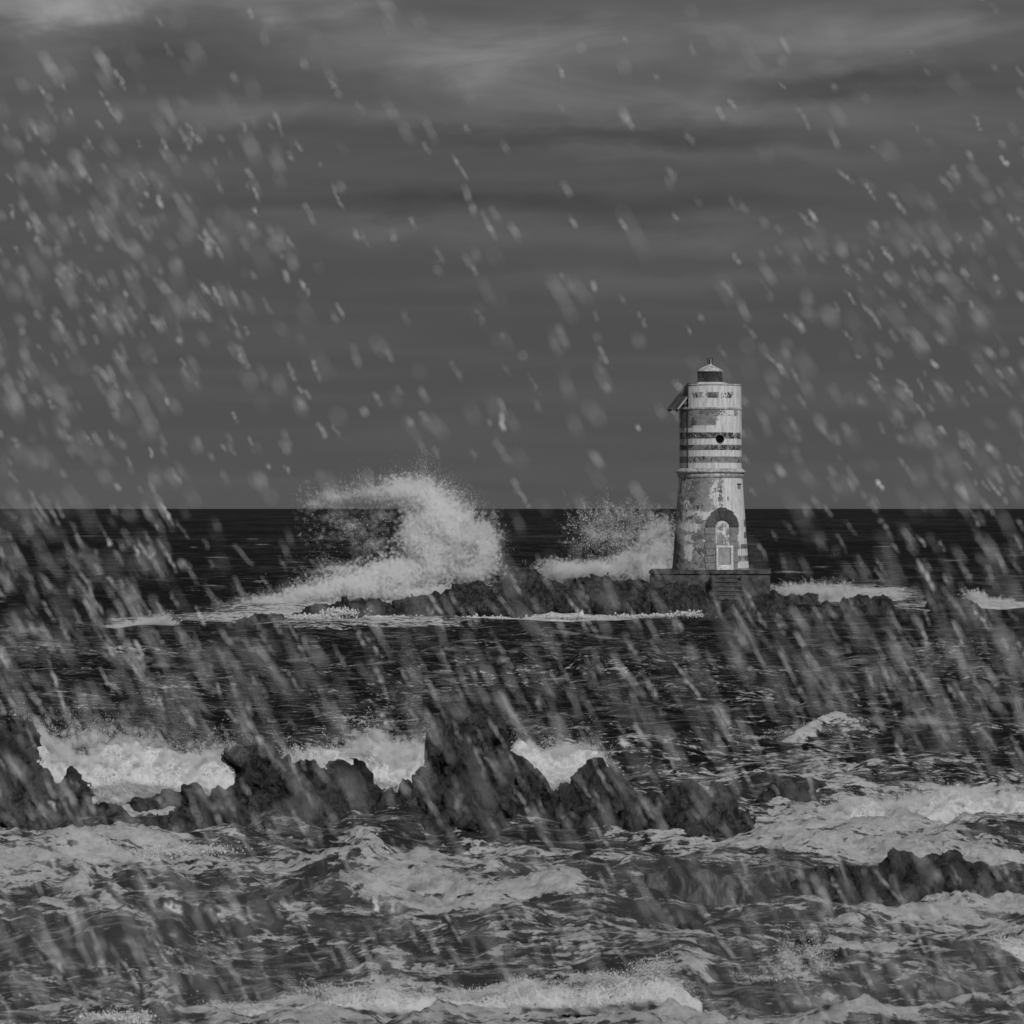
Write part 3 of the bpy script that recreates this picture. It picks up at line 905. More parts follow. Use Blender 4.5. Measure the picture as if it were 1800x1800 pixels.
def drum(name, zlist, rfun, paintfun, seg=220, hole=None, cut=None):
    zs = np.array(sorted(set(zlist)))
    A = np.linspace(0, 2 * math.pi, seg, endpoint=False)
    AA, ZZ = np.meshgrid(A, zs)
    R = rfun(ZZ) + 0.02 * fbm(np.sin(AA) * 4, np.cos(AA) * 4, ZZ * 2, 4, 3)
    X, Yv = R * np.sin(AA), -R * np.cos(AA)
    if cut is not None:
        X = np.maximum(X, cut)
    paint, dark = paintfun(X, Yv, ZZ)
    n, m = X.shape
    idx = np.arange(n * m).reshape(n, m)
    nx_ = np.roll(idx, -1, 1)
    Q = np.stack([idx[:-1], nx_[:-1], nx_[1:], idx[1:]], -1).reshape(-1, 4)
    V = np.stack([X, Yv, ZZ], -1).reshape(-1, 3)
    if hole:
        hx, hz, hr = hole
        c = V[Q].mean(1)
        inside = (np.hypot(c[:, 0] - hx, c[:, 2] - hz) < hr) & (c[:, 1] < 0)
        Q = Q[~inside]
        d = np.hypot(V[:, 0] - hx, V[:, 2] - hz)
        sel = (np.abs(d - hr) < 0.035) & (V[:, 1] < 0)
        s = hr / d[sel]
        V[sel, 0] = hx + (V[sel, 0] - hx) * s
        V[sel, 2] = hz + (V[sel, 2] - hz) * s
    return mesh_obj(name, V, Q, M['masonry'], LH, True, {'paint': paint, 'dark': dark})


def inrow(Zv, y0, y1):
    return ((Zv <= zz(y0)) & (Zv >= zz(y1))).astype(float)


def zl(y_top, y_bot, edges=()):
    z = list(np.arange(zz(y_bot), zz(y_top), 0.05)) + [zz(y_top), zz(y_bot)]
    for e in edges:
        z += [zz(e) - 0.006, zz(e) + 0.006]
    return [q for q in z if zz(y_bot) - 1e-6 <= q <= zz(y_top) + 1e-6]


def paint_lower(X, Yv, Z):
    px = PXC + X / K
    py = 1000 - Z / K
    back = Yv > 0
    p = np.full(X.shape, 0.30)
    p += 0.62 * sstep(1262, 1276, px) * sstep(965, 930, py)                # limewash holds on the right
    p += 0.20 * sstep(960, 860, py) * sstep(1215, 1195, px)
    d = np.full(X.shape, 0.18)

    def blot(x, y, rx, ry, a):
        return a * np.exp(-((px - x) / rx) ** 2 - ((py - y) / ry) ** 2)
    p += blot(1254, 862, 9, 16, 0.45) + blot(1222, 902, 34, 5, 0.40) + blot(1205, 925, 22, 6, 0.50)
    p += blot(1206, 944, 6, 5, 0.8) + blot(1206, 962, 7, 8, 0.8) + blot(1210, 978, 9, 6, 0.35) + blot(1255, 884, 20, 6, 0.35)
    p += blot(1226, 868, 22, 18, -0.35) + blot(1190, 965, 7, 40, -0.45) + blot(1215, 992, 40, 8, -0.3)
    p += blot(1196, 855, 6, 20, 0.2)
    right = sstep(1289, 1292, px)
    for a, b, w in ((963, 975, 1), (985, 997, 1), (941, 955, 1)):
        p = np.where((px > 1294) & (py > a) & (py < b), 1.6, p)
    for a, b in ((912, 925), (934, 945), (955, 963), (975, 985)):
        m = (px > (1306 if a < 950 else 1300)) & (py > a) & (py < b)
        p = np.where(m, -0.6, p)
        d = np.where(m, 0.5, d)
    d += blot(1188, 965, 7, 45, 0.25)
    p = np.where(back, 0.4, p)
    return p, d


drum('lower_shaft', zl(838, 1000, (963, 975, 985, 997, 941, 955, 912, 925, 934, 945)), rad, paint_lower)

WH = [(752, 760), (771, 781.5), (791, 802), (813, 823)]
BK = [(760, 771), (781.5, 791), (802, 813)]


def paint_upper(X, Yv, Z):
    px = PXC + X / K
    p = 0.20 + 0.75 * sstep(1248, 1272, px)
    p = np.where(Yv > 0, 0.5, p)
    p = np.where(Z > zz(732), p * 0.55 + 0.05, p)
    d = np.full(X.shape, 0.12)
    for a, b in WH:
        m = inrow(Z, a, b) > 0
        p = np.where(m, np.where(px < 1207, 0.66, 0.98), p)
    p = np.where((inrow(Z, 748, 760) > 0) & (px > 1216), 1.2, p)
    for i, (a, b) in enumerate(BK):
        m = inrow(Z, a, b) > 0
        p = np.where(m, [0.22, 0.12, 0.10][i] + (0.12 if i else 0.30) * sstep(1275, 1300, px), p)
        d = np.where(m, [0.70, 0.52, 0.34][i], d)
    return p, d


HOLE = (lx(1262), zz(771.5), 7.3 * K)
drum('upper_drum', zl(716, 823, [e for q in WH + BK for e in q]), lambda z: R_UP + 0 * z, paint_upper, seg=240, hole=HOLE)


def paint_cap(X, Yv, Z):
    px = PXC + X / K
    p = np.full(X.shape, 1.3)
    m = inrow(Z, 690, 700) > 0
    p = np.where(m, 0.50 + 0.55 * sstep(1276, 1290, px) + 0.3 * sstep(1225, 1212, px), p)
    d = np.where(m, 0.62, 0.4)
    return p, d


drum('cap_drum', zl(677, 716, (690, 700)), lambda z: R_UP - 0.015 + 0 * z, paint_cap, seg=220, cut=lx(1208))


def lathe(name, prof, mat, parent=LH, seg=64, cx=0.0, cy_=0.0, smooth=False, cut=None, closed=True):
    V, Q = [], []
    for r, z in prof:
        for i in range(seg):
            a = 2 * math.pi * i / seg
            x = cx + r * math.sin(a)
            V.append((max(x, cut) if cut is not None else x, cy_ - r * math.cos(a), z))
    for j in range(len(prof) - 1):
        for i in range(seg):
            i2 = (i + 1) % seg
            Q.append((j * seg + i, j * seg + i2, (j + 1) * seg + i2, (j + 1) * seg + i))
    if closed:
        Q.append(tuple(reversed(range(seg))))
        Q.append(tuple(range((len(prof) - 1) * seg, len(prof) * seg)))
    return mesh_obj(name, V, Q, M[mat], parent, smooth)


RC = 61.5 * K
lathe('cornice', [(R_NECK - 0.03, zz(840)), (R_NECK + 0.05, zz(838.5)), (R_NECK + 0.08, zz(836)), (R_NECK + 0.09, zz(834.5)), (RC - 0.10, zz(833)), (RC - 0.09, zz(831.5)),
                  (RC, zz(829.5)), (RC, zz(827.5)), (RC - 0.05, zz(826)), (R_UP + 0.04, zz(822.5)), (R_UP - 0.1, zz(822))], 'cornice', seg=96)
lathe('string_course', [(R_UP - 0.1, zz(720.5)), (R_UP + 0.035, zz(720)), (R_UP + 0.05, zz(718)), (R_UP + 0.035, zz(716.2)), (R_UP - 0.1, zz(716))], 'cornice', seg=96)
lathe('roof_slab', [(R_UP - 0.10, zz(678)), (R_UP + 0.02, zz(677.4)), (R_UP + 0.02, zz(675.8)), (R_UP - 0.04, zz(675.2)), (R_UP - 0.5, zz(674.8))], 'cornice', cut=lx(1208), seg=96)
LXC = lx(1248)
lathe('lantern_base', [(34 * K, zz(675)), (33 * K, zz(674)), (27 * K, zz(672)), (24 * K, zz(671.2))], 'white_trim', cx=LXC, seg=64)

# round porthole: a tube running into the wall, its inner shade put in as a black disc
hx, hz, hr = HOLE
V, Q = [], []
SEG = 40
yf = -math.sqrt(R_UP ** 2 - hx ** 2)
for j, (r, y) in enumerate([(hr * 1.10, yf - 0.03), (hr * 0.98, yf - 0.035), (hr * 0.97, yf + 0.12), (hr * 0.9, yf + 0.6)]):
    for i in range(SEG):
        a = 2 * math.pi * i / SEG
        V.append((hx + r * math.sin(a), y, hz + r * math.cos(a)))
for j in range(3):
    for i in range(SEG):
        i2 = (i + 1) % SEG
        Q.append((j * SEG + i, (j + 1) * SEG + i, (j + 1) * SEG + i2, j * SEG + i2))
win = mesh_obj('round_window', V, Q, M['jamb'], LH)
mesh_obj('window_shade_disc', [(hx + hr * 0.95 * math.sin(2 * math.pi * i / SEG), yf + 0.10, hz + hr * 0.95 * math.cos(2 * math.pi * i / SEG)) for i in range(SEG)], [tuple(range(SEG))], M['hollow'], win)


def bar_box(c0, c1, w, d=None, up=(0, 0, 1)):
    """verts and faces of a straight bar from c0 to c1"""
    import mathutils
    a, b = mathutils.Vector(c0), mathutils.Vector(c1)
    t = (b - a).normalized()
    u = mathutils.Vector(up)
    if abs(t.dot(u)) > 0.95:
        u = mathutils.Vector((0, 1, 0))
    s = t.cross(u).normalized()
    u = s.cross(t).normalized()
    d = d or w
    V = []
    for p in (a, b):
        for i, j in ((-1, -1), (1, -1), (1, 1), (-1, 1)):
            V.append(tuple(p + s * (i * w / 2) + u * (j * d / 2)))
    Fc = [(0, 1, 2, 3), (7, 6, 5, 4), (0, 4, 5, 1), (1, 5, 6, 2), (2, 6, 7, 3), (3, 7, 4, 0)]
    return V, Fc


def bar(name, c0, c1, w, mat, parent, d=None):
    V, Fc = bar_box(c0, c1, w, d)
    return mesh_obj(name, V, Fc, M[mat], parent)


# lantern
RL = 21.5 * K
zb_, zt_ = zz(671), zz(652.5)
lan = lathe('lantern', [(RL + 0.03, zb_), (RL + 0.03, zb_ + 0.05), (RL - 0.03, zb_ + 0.05)], 'iron', cx=LXC, seg=48)
lathe('lantern_glass', [(RL, zb_ + 0.03), (RL, zt_)], 'glass', lan, cx=LXC, seg=48, closed=False)
lathe('top_ring', [(RL - 0.03, zt_ - 0.05), (RL + 0.03, zt_ - 0.05), (RL + 0.03, zt_)], 'iron', lan, cx=LXC, seg=48)
lathe('lens', [(0.30, zb_ + 0.04), (0.28, zb_ + 0.25), (0.20, zb_ + 0.45), (0.12, zt_ - 0.02)], 'iron', lan, cx=LXC, seg=24)
NB = 10
for i in range(NB):
    for s in (-1, 1):
        a0 = 2 * math.pi * (i + 0.25) / NB
        a1 = a0 + s * 2 * math.pi * 0.5 / NB
        p0 = (LXC + RL * math.sin(a0), -RL * math.cos(a0), zb_ + 0.04)
        p1 = (LXC + RL * math.sin(a1), -RL * math.cos(a1), zt_ - 0.02)
        bar('glazing_bar', p0, p1, 0.035, 'iron', lan)
roof = lathe('lantern_roof', [(RL - 0.02, zz(652.6)), (23.6 * K, zz(652.4)), (23.2 * K, zz(651)), (20 * K, zz(648.5)), (14 * K, zz(645.2)), (8 * K, zz(642.5)), (4 * K, zz(641)), (3.6 * K, zz(639.5))], 'roofmetal', cx=LXC, seg=48)
lathe('vent_pipe', [(2.6 * K, zz(640)), (2.2 * K, zz(637)), (2.0 * K, zz(634))], 'roofmetal', roof, cx=LXC, seg=16)
lathe('ball_cap', [(1.0 * K, zz(634.2)), (2.4 * K, zz(633.4)), (2.6 * K, zz(632)), (1.6 * K, zz(630.6)), (0.6 * K, zz(630))], 'pale_metal', roof, cx=LXC, seg=16)
for dx, dy in ((-4.2, 0), (4.2, 0), (0, 4.2), (0, -4.2)):
    bar('spike', (LXC + dx * 0.7 * K, dy * 0.7 * K, zz(640)), (LXC + dx * K * 1.1, dy * K * 1.1, zz(628)), 0.04, 'iron', roof)

# solar panel leaning off the left side of the cap
a_vec = np.array([-36.5 * K, 0.0, -46.5 * K])
b_vec = np.array([-18.0 * K, 1.25, 0.03])
p0 = np.array([lx(1226), -0.95, zz(672)])
nrm = np.cross(b_vec, a_vec)
nrm /= np.linalg.norm(nrm)
if nrm[2] < 0:
    nrm = -nrm


def slab(name, u0, u1, v0, v1, off, th, mat, parent):
    c = [p0 + a_vec * u + b_vec * v_ for u, v_ in ((u0, v0), (u1, v0), (u1, v1), (u0, v1))]
    V = [tuple(q + nrm * off) for q in c] + [tuple(q + nrm * (off - th)) for q in c]
    return mesh_obj(name, V, [(0, 1, 2, 3), (7, 6, 5, 4), (0, 4, 5, 1), (1, 5, 6, 2), (2, 6, 7, 3), (3, 7, 4, 0)], M[mat], parent)


sp = slab('solar_panel', 0, 1, 0, 1, 0.0, 0.07, 'pale_metal', LH)
for r_ in range(6):
    for c_ in range(2):
        slab('cell_pane', 0.015 + r_ / 6 * 0.985, 0.015 + (r_ + 1) / 6 * 0.985 - 0.015, 0.05 + c_ * 0.47, 0.48 + c_ * 0.47, 0.012, 0.010, 'panel', sp)


def pp(u, v_, off):
    return tuple(p0 + a_vec * u + b_vec * v_ + nrm * off)


for v_ in (0.08, 0.92):
    bar('rail', pp(0.03, v_, -0.11), pp(1.03, v_, -0.11), 0.07, 'iron', sp)
for v_ in (0.25, 0.7):
    bar('junction_box', pp(0.99, v_, -0.10), pp(0.99, v_ + 0.16, -0.10), 0.14, 'iron', sp)
bar('bracket', (lx(1191), -0.6, zz(716)), (lx(1203), -0.6, zz(716)), 0.22, 'iron', sp, 0.3)
bar('bracket', (lx(1195), -0.75, zz(711)), (lx(1210), -0.75, zz(712.5)), 0.08, 'iron', sp)
bar('strut', (lx(1197), -0.75, zz(710)), (lx(1209), -0.75, zz(695)), 0.06, 'iron', sp)
bar('strut', (lx(1207), -0.75, zz(712)), (lx(1207), -0.75, zz(698)), 0.05, 'iron', sp)
bar('cable', (lx(1207), -math.sqrt(R_UP ** 2 - lx(1207) ** 2) - 0.03, zz(716)), (lx(1207), -math.sqrt(R_UP ** 2 - lx(1207) ** 2) - 0.03, zz(822)), 0.035, 'iron', LH)


# doorway: pieces bent round the tower wall
def wrap(x, z, off):
    R = float(rad(np.array(z)))
    s = max(-0.98, min(0.98, x / R))
    return (x + off * s, -(R * math.sqrt(1 - s * s)) - off * math.sqrt(1 - s * s), z)


def plate(name, poly, off, mat, parent, depth=0.25, rnd=0.012):
    """a stone with the given outline (x, z), its face standing off the wall"""
    n = len(poly)
    c = np.mean(poly, 0)
    V = []
    for (x, z), (o_, sh) in [(p, q) for q in ((off, rnd), (off - rnd, 0), (-depth, 0)) for p in poly]:
        d = np.array([x, z]) - c
        L = np.hypot(*d)
        x2, z2 = c + d * (1 - sh / max(L, 1e-6))
        V.append(wrap(x2, z2, o_))
    Fc = [tuple(range(n))]
    for j in (0, 1):
        for i in range(n):
            i2 = (i + 1) % n
            Fc.append((j * n + i, (j + 1) * n + i, (j + 1) * n + i2, j * n + i2))
    # orient face outward
    o = mesh_obj(name, V, Fc, M[mat], parent)
    me = o.data
    if me.polygons[0].normal.y > 0:
        me.flip_normals()
    return o


DX = lx(1266)
ZS = zz(925)
ri, door_parts = 12.3 * K, []
doorway = plate('doorway', [(DX - ri, zz(961)), (DX + ri, zz(961)), (DX + ri, ZS)] + [(DX + ri * math.cos(t), ZS + ri * math.sin(t)) for t in np.linspace(0.25, math.pi - 0.25, 9)] + [(DX - ri, ZS)], 0.015, 'plaster', LH)
NV = 7
for i in range(NV):
    t0, t1 = math.pi * i / NV + 0.012, math.pi * (i + 1) / NV - 0.012
    out = [28.5, 29.5, 32, 34, 32, 29.5, 28.5][i] * K
    pl = [(DX + ri * math.cos(t0), ZS + ri * math.sin(t0)), (DX + out * math.cos(t0), ZS + out * math.sin(t0)),
          (DX + out * math.cos((t0 + t1) / 2) * 1.0, ZS + out * math.sin((t0 + t1) / 2)),
          (DX + out * math.cos(t1), ZS + out * math.sin(t1)), (DX + ri * math.cos(t1), ZS + ri * math.sin(t1)),
          (DX + ri * math.cos((t0 + t1) / 2), ZS + ri * math.sin((t0 + t1) / 2))]
    plate('arch_stone', pl, 0.085, 'arch', doorway)
for side in (-1, 1):
    rows = [925.6, 937.5, 950, 962, 974.5, 987, 999.6]
    for i in range(6):
        w = (16.5 if i % 2 else 18.5) if side < 0 else (14.5 if i % 2 else 16.5)
        xi, xo = DX + side * (ri + 0.008), DX + side * (ri + w * K)
        plate('jamb_stone', [(xi, zz(rows[i + 1] - 0.35)), (xo, zz(rows[i + 1] - 0.35)), (xo, zz(rows[i] + 0.35)), (xi, zz(rows[i] + 0.35))], 0.045, 'jamb', doorway)


def rect(x0, x1, y0, y1):
    return [(lx(x0), zz(y1)), (lx(x1), zz(y1)), (lx(x1), zz(y0)), (lx(x0), zz(y0))]


hatch = plate('door', rect(1258.3, 1280.1, 960.9, 991), 0.035, 'door', doorway)
plate('door_frame', rect(1255, 1258.2, 957, 1000), 0.075, 'white_trim', doorway)
plate('door_frame', rect(1280.2, 1284, 957, 1000), 0.075, 'white_trim', doorway)
plate('door_frame', rect(1258.2, 1280.2, 957, 960.8), 0.075, 'white_trim', doorway)
plate('threshold', rect(1258.2, 1280.2, 991, 999.5), 0.06, 'white_trim', doorway)
plate('wall_niche', rect(1294, 1300, 850, 858.5), 0.02, 'jamb', LH)
plate('niche_lintel', rect(1293, 1300.5, 849, 850.6), 0.06, 'iron', LH)
plate('broken_slot_shade', [(lx(1222), zz(893)), (lx(1226), zz(895)), (lx(1225), zz(889)), (lx(1222), zz(888))], 0.015, 'hollow', LH)  # black plate on the wall face, the slot's shade given as colour
plate('wall_slot', rect(1275, 1277.5, 872, 879), 0.015, 'jamb', LH)


# plinth with its flight of steps
def box(name, x0, x1, y0, y1, z0, z1, mat, parent, bev=0.03, jit=0.0, seed=0):
    import bmesh
    bm = bmesh.new()
    bmesh.ops.create_cube(bm, size=1.0)
    for v_ in bm.verts:
        v_.co = ((x0 + x1) / 2 + v_.co.x * (x1 - x0), (y0 + y1) / 2 + v_.co.y * (y1 - y0), (z0 + z1) / 2 + v_.co.z * (z1 - z0))
    bmesh.ops.bevel(bm, geom=list(bm.edges), offset=bev, segments=2, affect='EDGES')
    me = bpy.data.meshes.new(name)
    bm.to_mesh(me)
    bm.free()
    me.materials.append(M[mat])
    o = bpy.data.objects.new(name, me)
    COL.objects.link(o)
    o.parent = parent
    return o


PL = empty('lighthouse_plinth', (CX, LY, 0.0), 'square dark stone plinth with steps under the lighthouse', 'plinth')
PL.rotation_euler.z = math.radians(-4.0)
PW0, PW1 = lx(1145), lx(1349)
PYF, PYB = -2.75, 2.9
box('plinth_block', PW0, PW1 + 0.12, PYF, PYB, 0.2, Z0 - 0.20, 'plinth', PL, 0.05)
# coping stones along the front and right edges
xs = np.linspace(PW0 - 0.06, PW1 + 0.18, 9)
for i in range(8):
    box('coping_stone', xs[i] + 0.006, xs[i + 1] - 0.006, PYF - 0.06, PYF + 0.7, Z0 - 0.196, Z0 - 0.004 - 0.012 * (i % 3), 'plinth', PL, 0.02)
for j in range(6):
    y0 = PYF + 0.712 + j * 0.81
    box('coping_stone', PW1 - 0.50, PW1 + 0.18, y0, y0 + 0.795, Z0 - 0.196, Z0 - 0.008, 'plinth', PL, 0.02)
    box('coping_stone', PW0 - 0.06, PW0 + 0.62, y0, y0 + 0.795, Z0 - 0.196, Z0 - 0.008, 'plinth', PL, 0.02)
box('plinth_paving', PW0 + 0.632, PW1 - 0.512, PYF + 0.712, PYB, Z0 - 0.196, Z0 - 0.01, 'plinth', PL, 0.01)
NS = 9
ztop, zbot = Z0 - 0.32, 0.35
for i in range(NS):
    zt = ztop - (ztop - zbot) * i / (NS - 1)
    y1 = PYF - 0.01 - 0.27 * i
    st_ = box('step', lx(1257 + i * 0.9), lx(1301 + i * 1.6), y1 - 0.265, y1, zt - 0.55, zt - 0.075, 'plinth', PL, 0.02)
    tr_ = box('tread', lx(1256.5 + i * 0.9), lx(1301.5 + i * 1.6), y1 - 0.31, y1 - 0.004, zt - 0.073, zt, 'step', st_, 0.015)
for sx in (lx(1255), lx(1306)):
    import mathutils
    for i in range(4):
        ya, yb = PYF - 0.02 - 0.6 * i, PYF - 0.02 - 0.6 * (i + 1) + 0.015
        zt = Z0 - 0.22 - 0.47 * i
        dx = (0.03 if sx < lx(1280) else 0.06) * i * 1.6
        box('cheek_stone', sx - 0.13 + dx, sx + 0.13 + dx, yb, ya, 0.0, zt, 'plinth', PL, 0.05)

# ------------------------------------------------------------------ spray


def droplets(name, P, size, mat, parent=None):
    n = len(P)
    base = np.array([(1, 1, 1), (1, -1, -1), (-1, 1, -1), (-1, -1, 1)], float) / math.sqrt(3)
    q = RNG.normal(size=(n, 4))
    q /= np.linalg.norm(q, axis=1)[:, None]
    w, x, y, z = q.T
    Rm = np.stack([1 - 2 * (y * y + z * z), 2 * (x * y - z * w), 2 * (x * z + y * w),
                   2 * (x * y + z * w), 1 - 2 * (x * x + z * z), 2 * (y * z - x * w),
                   2 * (x * z - y * w), 2 * (y * z + x * w), 1 - 2 * (x * x + y * y)], -1).reshape(n, 3, 3)
    V = P[:, None, :] + np.einsum('nij,kj->nki', Rm, base) * np.asarray(size).reshape(-1, 1, 1)
    Fi = (np.arange(n) * 4)[:, None, None] + np.array([(0, 1, 2), (0, 3, 1), (0, 2, 3), (1, 3, 2)])[None]
    o = mesh_obj(name, V.reshape(-1, 3), Fi.reshape(-1, 3), M[mat], parent)
    o['kind'] = 'stuff'
    return o


def puff_points(puffs, Y, thick, n, seed, clump=1.0, thr=0.0, soft=0.25):
    """points thrown through soft clouds; puffs: (column, row, half width, half height, weight) in photo pixels"""
    rs = np.random.default_rng(seed)
    out = []
    wsum = sum(p[4] * p[2] * p[3] for p in puffs)
    for cx, cy_, rx, ry, wgt in puffs:
        m = int(n * wgt * rx * ry / wsum)
        d = rs.normal(size=(m, 3))
        d /= np.linalg.norm(d, axis=1)[:, None]
        r = np.minimum(np.abs(rs.normal(0, 0.58, m)) ** 0.8, 1.45)
        p = d * r[:, None]
        X = wx(cx, Y) + p[:, 0] * rx * Y / F
        Zc = wz(cy_, Y) + p[:, 2] * ry * Y / F
        Yc = Y + p[:, 1] * thick
        out.append(np.stack([X, Yc, Zc], 1))
    P = np.concatenate(out)
    nz = fbm(P[:, 0] * clump, P[:, 1] * clump, P[:, 2] * clump, 5, seed, 0.6)
    keep = rs.random(len(P)) < np.clip((nz - thr) / soft + 0.5, 0.03, 1)
    P = P[keep]
    return P[P[:, 2] > -0.1]


def edge_jets(P, k, Y, seed, length, up=1.0):
    """fingers of drops torn off the rim of a cloud of spray and flung outward"""
    rs = np.random.default_rng(seed)
    w = P[:, [0, 2]] - np.array([P[:, 0].mean(), P[:, 2].min() + 0.25 * np.ptp(P[:, 2])])
    ang = np.arctan2(w[:, 1], w[:, 0])
    rr = np.hypot(w[:, 0], w[:, 1])
    b = np.floor((ang + math.pi) / 0.06).astype(int)
    order = np.lexsort((-rr, b))
    bs = b[order]
    first = np.r_[True, bs[1:] != bs[:-1]]
    rank = np.arange(len(bs)) - np.maximum.accumulate(np.where(first, np.arange(len(bs)), 0))
    tot = np.bincount(bs, minlength=bs.max() + 1)[bs]
    rim = order[rank < np.maximum(2, 0.06 * tot)]
    per = 44
    m = max(8, k // per)
    src = P[rs.choice(rim, m)]
    d = np.stack([src[:, 0] - P[:, 0].mean(), rs.normal(0, 0.4, m) * length, src[:, 2] - P[:, 2].min() - 0.1 * np.ptp(P[:, 2])], 1)
    d /= np.linalg.norm(d, axis=1)[:, None] + 1e-6
    d += rs.normal(0, 0.35, (m, 3))
    d[:, 2] += 0.3 * up
    L = length * rs.random(m) ** 1.8
    t = rs.random((m, per, 1)) ** 1.3
    q = src[:, None] + d[:, None] * L[:, None, None] * t + rs.normal(size=(m, per, 3)) * (0.03 + 0.07 * t) * length
    return q.reshape(-1, 3)


def mist(name, P, density, radius, voxel, parent):
    """a fine haze of water held round the given points"""
    me = bpy.data.meshes.new(name)
    me.vertices.add(len(P))
    me.vertices.foreach_set('co', np.asarray(P, np.float32).ravel())
    me.update()
    o = bpy.data.objects.new(name, me)
    COL.objects.link(o)
    o.parent = parent
    t = NT('mist_of_' + name)
    pv = t.n('ShaderNodeVolumePrincipled')
    pv.inputs['Color'].default_value = (0.997, 0.997, 0.997, 1)
    pv.inputs['Density'].default_value = density
    pv.inputs['Anisotropy'].default_value = 0.0
    t.t.links.new(pv.outputs[0], t.out.inputs['Volume'])
    me.materials.append(t.m)
    ng = bpy.data.node_groups.new(name, 'GeometryNodeTree')
    ng.interface.new_socket('Geometry', in_out='INPUT', socket_type='NodeSocketGeometry')
    ng.interface.new_socket('Geometry', in_out='OUTPUT', socket_type='NodeSocketGeometry')
    a, b = ng.nodes.new('NodeGroupInput'), ng.nodes.new('NodeGroupOutput')
    mp, pvol, sm = ng.nodes.new('GeometryNodeMeshToPoints'), ng.nodes.new('GeometryNodePointsToVolume'), ng.nodes.new('GeometryNodeSetMaterial')
    pvol.resolution_mode = 'VOXEL_SIZE'
    pvol.inputs['Voxel Size'].default_value = voxel
    pvol.inputs['Radius'].default_value = radius
    pvol.inputs['Density'].default_value = 1.0
    sm.inputs['Material'].default_value = t.m
    ng.links.new(a.outputs[0], mp.inputs[0])
    ng.links.new(mp.outputs[0], pvol.inputs[0])
    ng.links.new(pvol.outputs[0], sm.inputs[0])
    ng.links.new(sm.outputs[0], b.inputs[0])
    md = o.modifiers.new('mist', 'NODES')
    md.node_group = ng
    o['kind'] = 'stuff'
    return o


def splash(label, puffs, row, n, thick, dsize, seed, body=None, group=None, clump=1.0, thr=0.0, jets=0.12, jlen=1.0, back=0.0, vox=0.08, lump=0.3, slope=1.0, name='wave_splash', vol=()):
    Y = ydist(row) + back
    e = empty(name, (wx(puffs[0][0], Y), Y, 0), label, 'splash', group)
    P = puff_points(puffs, Y, thick, n, seed, clump, thr)
    for dens, rr, vx, frac, wmin in vol:
        Pv = puff_points([p for p in puffs if p[4] >= wmin], Y, thick, int(n * frac), seed + 30, clump, thr, 0.10)
        mist('mist', Pv - np.array(e.location), dens, rr, vx, e)
    nbody = len(P)
    if jets:
        P = np.concatenate([P, edge_jets(P, int(len(P) * jets * 1.7), Y, seed + 1, jlen)])
    njet = len(P) - nbody
    if body:
        V, Q = blob_mesh(body, Y, vox, slope, lump, seed, kind='foam', below=0.22, maxthick=thick * 1.2, depth=0.4)
        V, Q = drop_islands(V, Q)
        mesh_obj('froth_body', V - np.array(e.location), Q, M['froth'], e, True)
        # fringe of drops standing off the froth
        rs = np.random.default_rng(seed + 4)
        s = V[rs.integers(0, len(V), int(n * 0.5))]
        s = s[s[:, 2] > 0.0]
        g = rs.normal(size=s.shape) * lump * 0.35
        g[:, 2] = np.abs(g[:, 2]) * 1.3
        nzv = fbm(s[:, 0] / lump, s[:, 1] / lump, s[:, 2] / lump, 3, seed + 8)
        P = np.concatenate([P, (s + g)[nzv > -0.03]])
    sz = dsize * np.random.default_rng(seed + 2).lognormal(-0.1, 0.45, len(P))
    sz[nbody:nbody + njet] *= 0.72
    droplets('spray_drops', P - np.array(e.location), sz, 'spray', e)
    return e


# the great burst behind the island
big = [(655, 866, 70, 20, 0.46), (590, 872, 52, 16, 0.40), (560, 885, 32, 14, 0.30), (705, 862, 45, 24, 1.3), (742, 868, 40, 30, 1.8), (768, 905, 48, 40, 2.4), (800, 945, 52, 46, 2.6), (838, 960, 34, 46, 2.2),
       (765, 970, 70, 44, 2.6), (728, 935, 30, 42, 1.2), (700, 1010, 80, 28, 2.4), (625, 1030, 80, 22, 2.2), (560, 1042, 60, 17, 1.8), (830, 1000, 42, 24, 2.2), (700, 1040, 120, 14, 2.0), (822, 906, 12, 12, 1.0), (858, 965, 18, 26, 1.0),
       (620, 925, 75, 46, 0.13), (655, 955, 62, 46, 0.15), (670, 905, 46, 32, 0.20), (580, 915, 46, 44, 0.09), (600, 1000, 60, 20, 0.3), (440, 1072, 66, 13, 1.8), (500, 1057, 66, 16, 1.8)]
splash('huge curling burst of white spray behind the island ridge', big, 1062, 165000, 1.6, 0.016, 201, clump=0.9, thr=-0.05, jets=0.30, jlen=1.2, vol=((6.5, 0.10, 0.06, 0.26, 0.5), (1.6, 0.11, 0.07, 0.20, 0.29), (0.50, 0.17, 0.09, 0.12, 0.0)))
sp2 = [(1150, 960, 40, 45, 1.5), (1120, 985, 50, 32, 1.6), (1060, 1000, 55, 18, 2.2), (990, 1003, 45, 20, 2.6), (1150, 1005, 45, 22, 2.0), (1090, 940, 70, 45, 0.45), (1040, 940, 55, 45, 0.22), (1100, 905, 60, 22, 0.22), (1165, 930, 18, 25, 0.6), (1060, 915, 45, 30, 0.15)]
splash('loose burst of spray thrown up just left of the lighthouse', sp2, 1060, 90000, 1.4, 0.020, 211, clump=1.5, thr=0.0, jets=0.20, jlen=0.9, vol=((3.5, 0.10, 0.065, 0.20, 1.4), (0.40, 0.16, 0.09, 0.12, 0.0)))
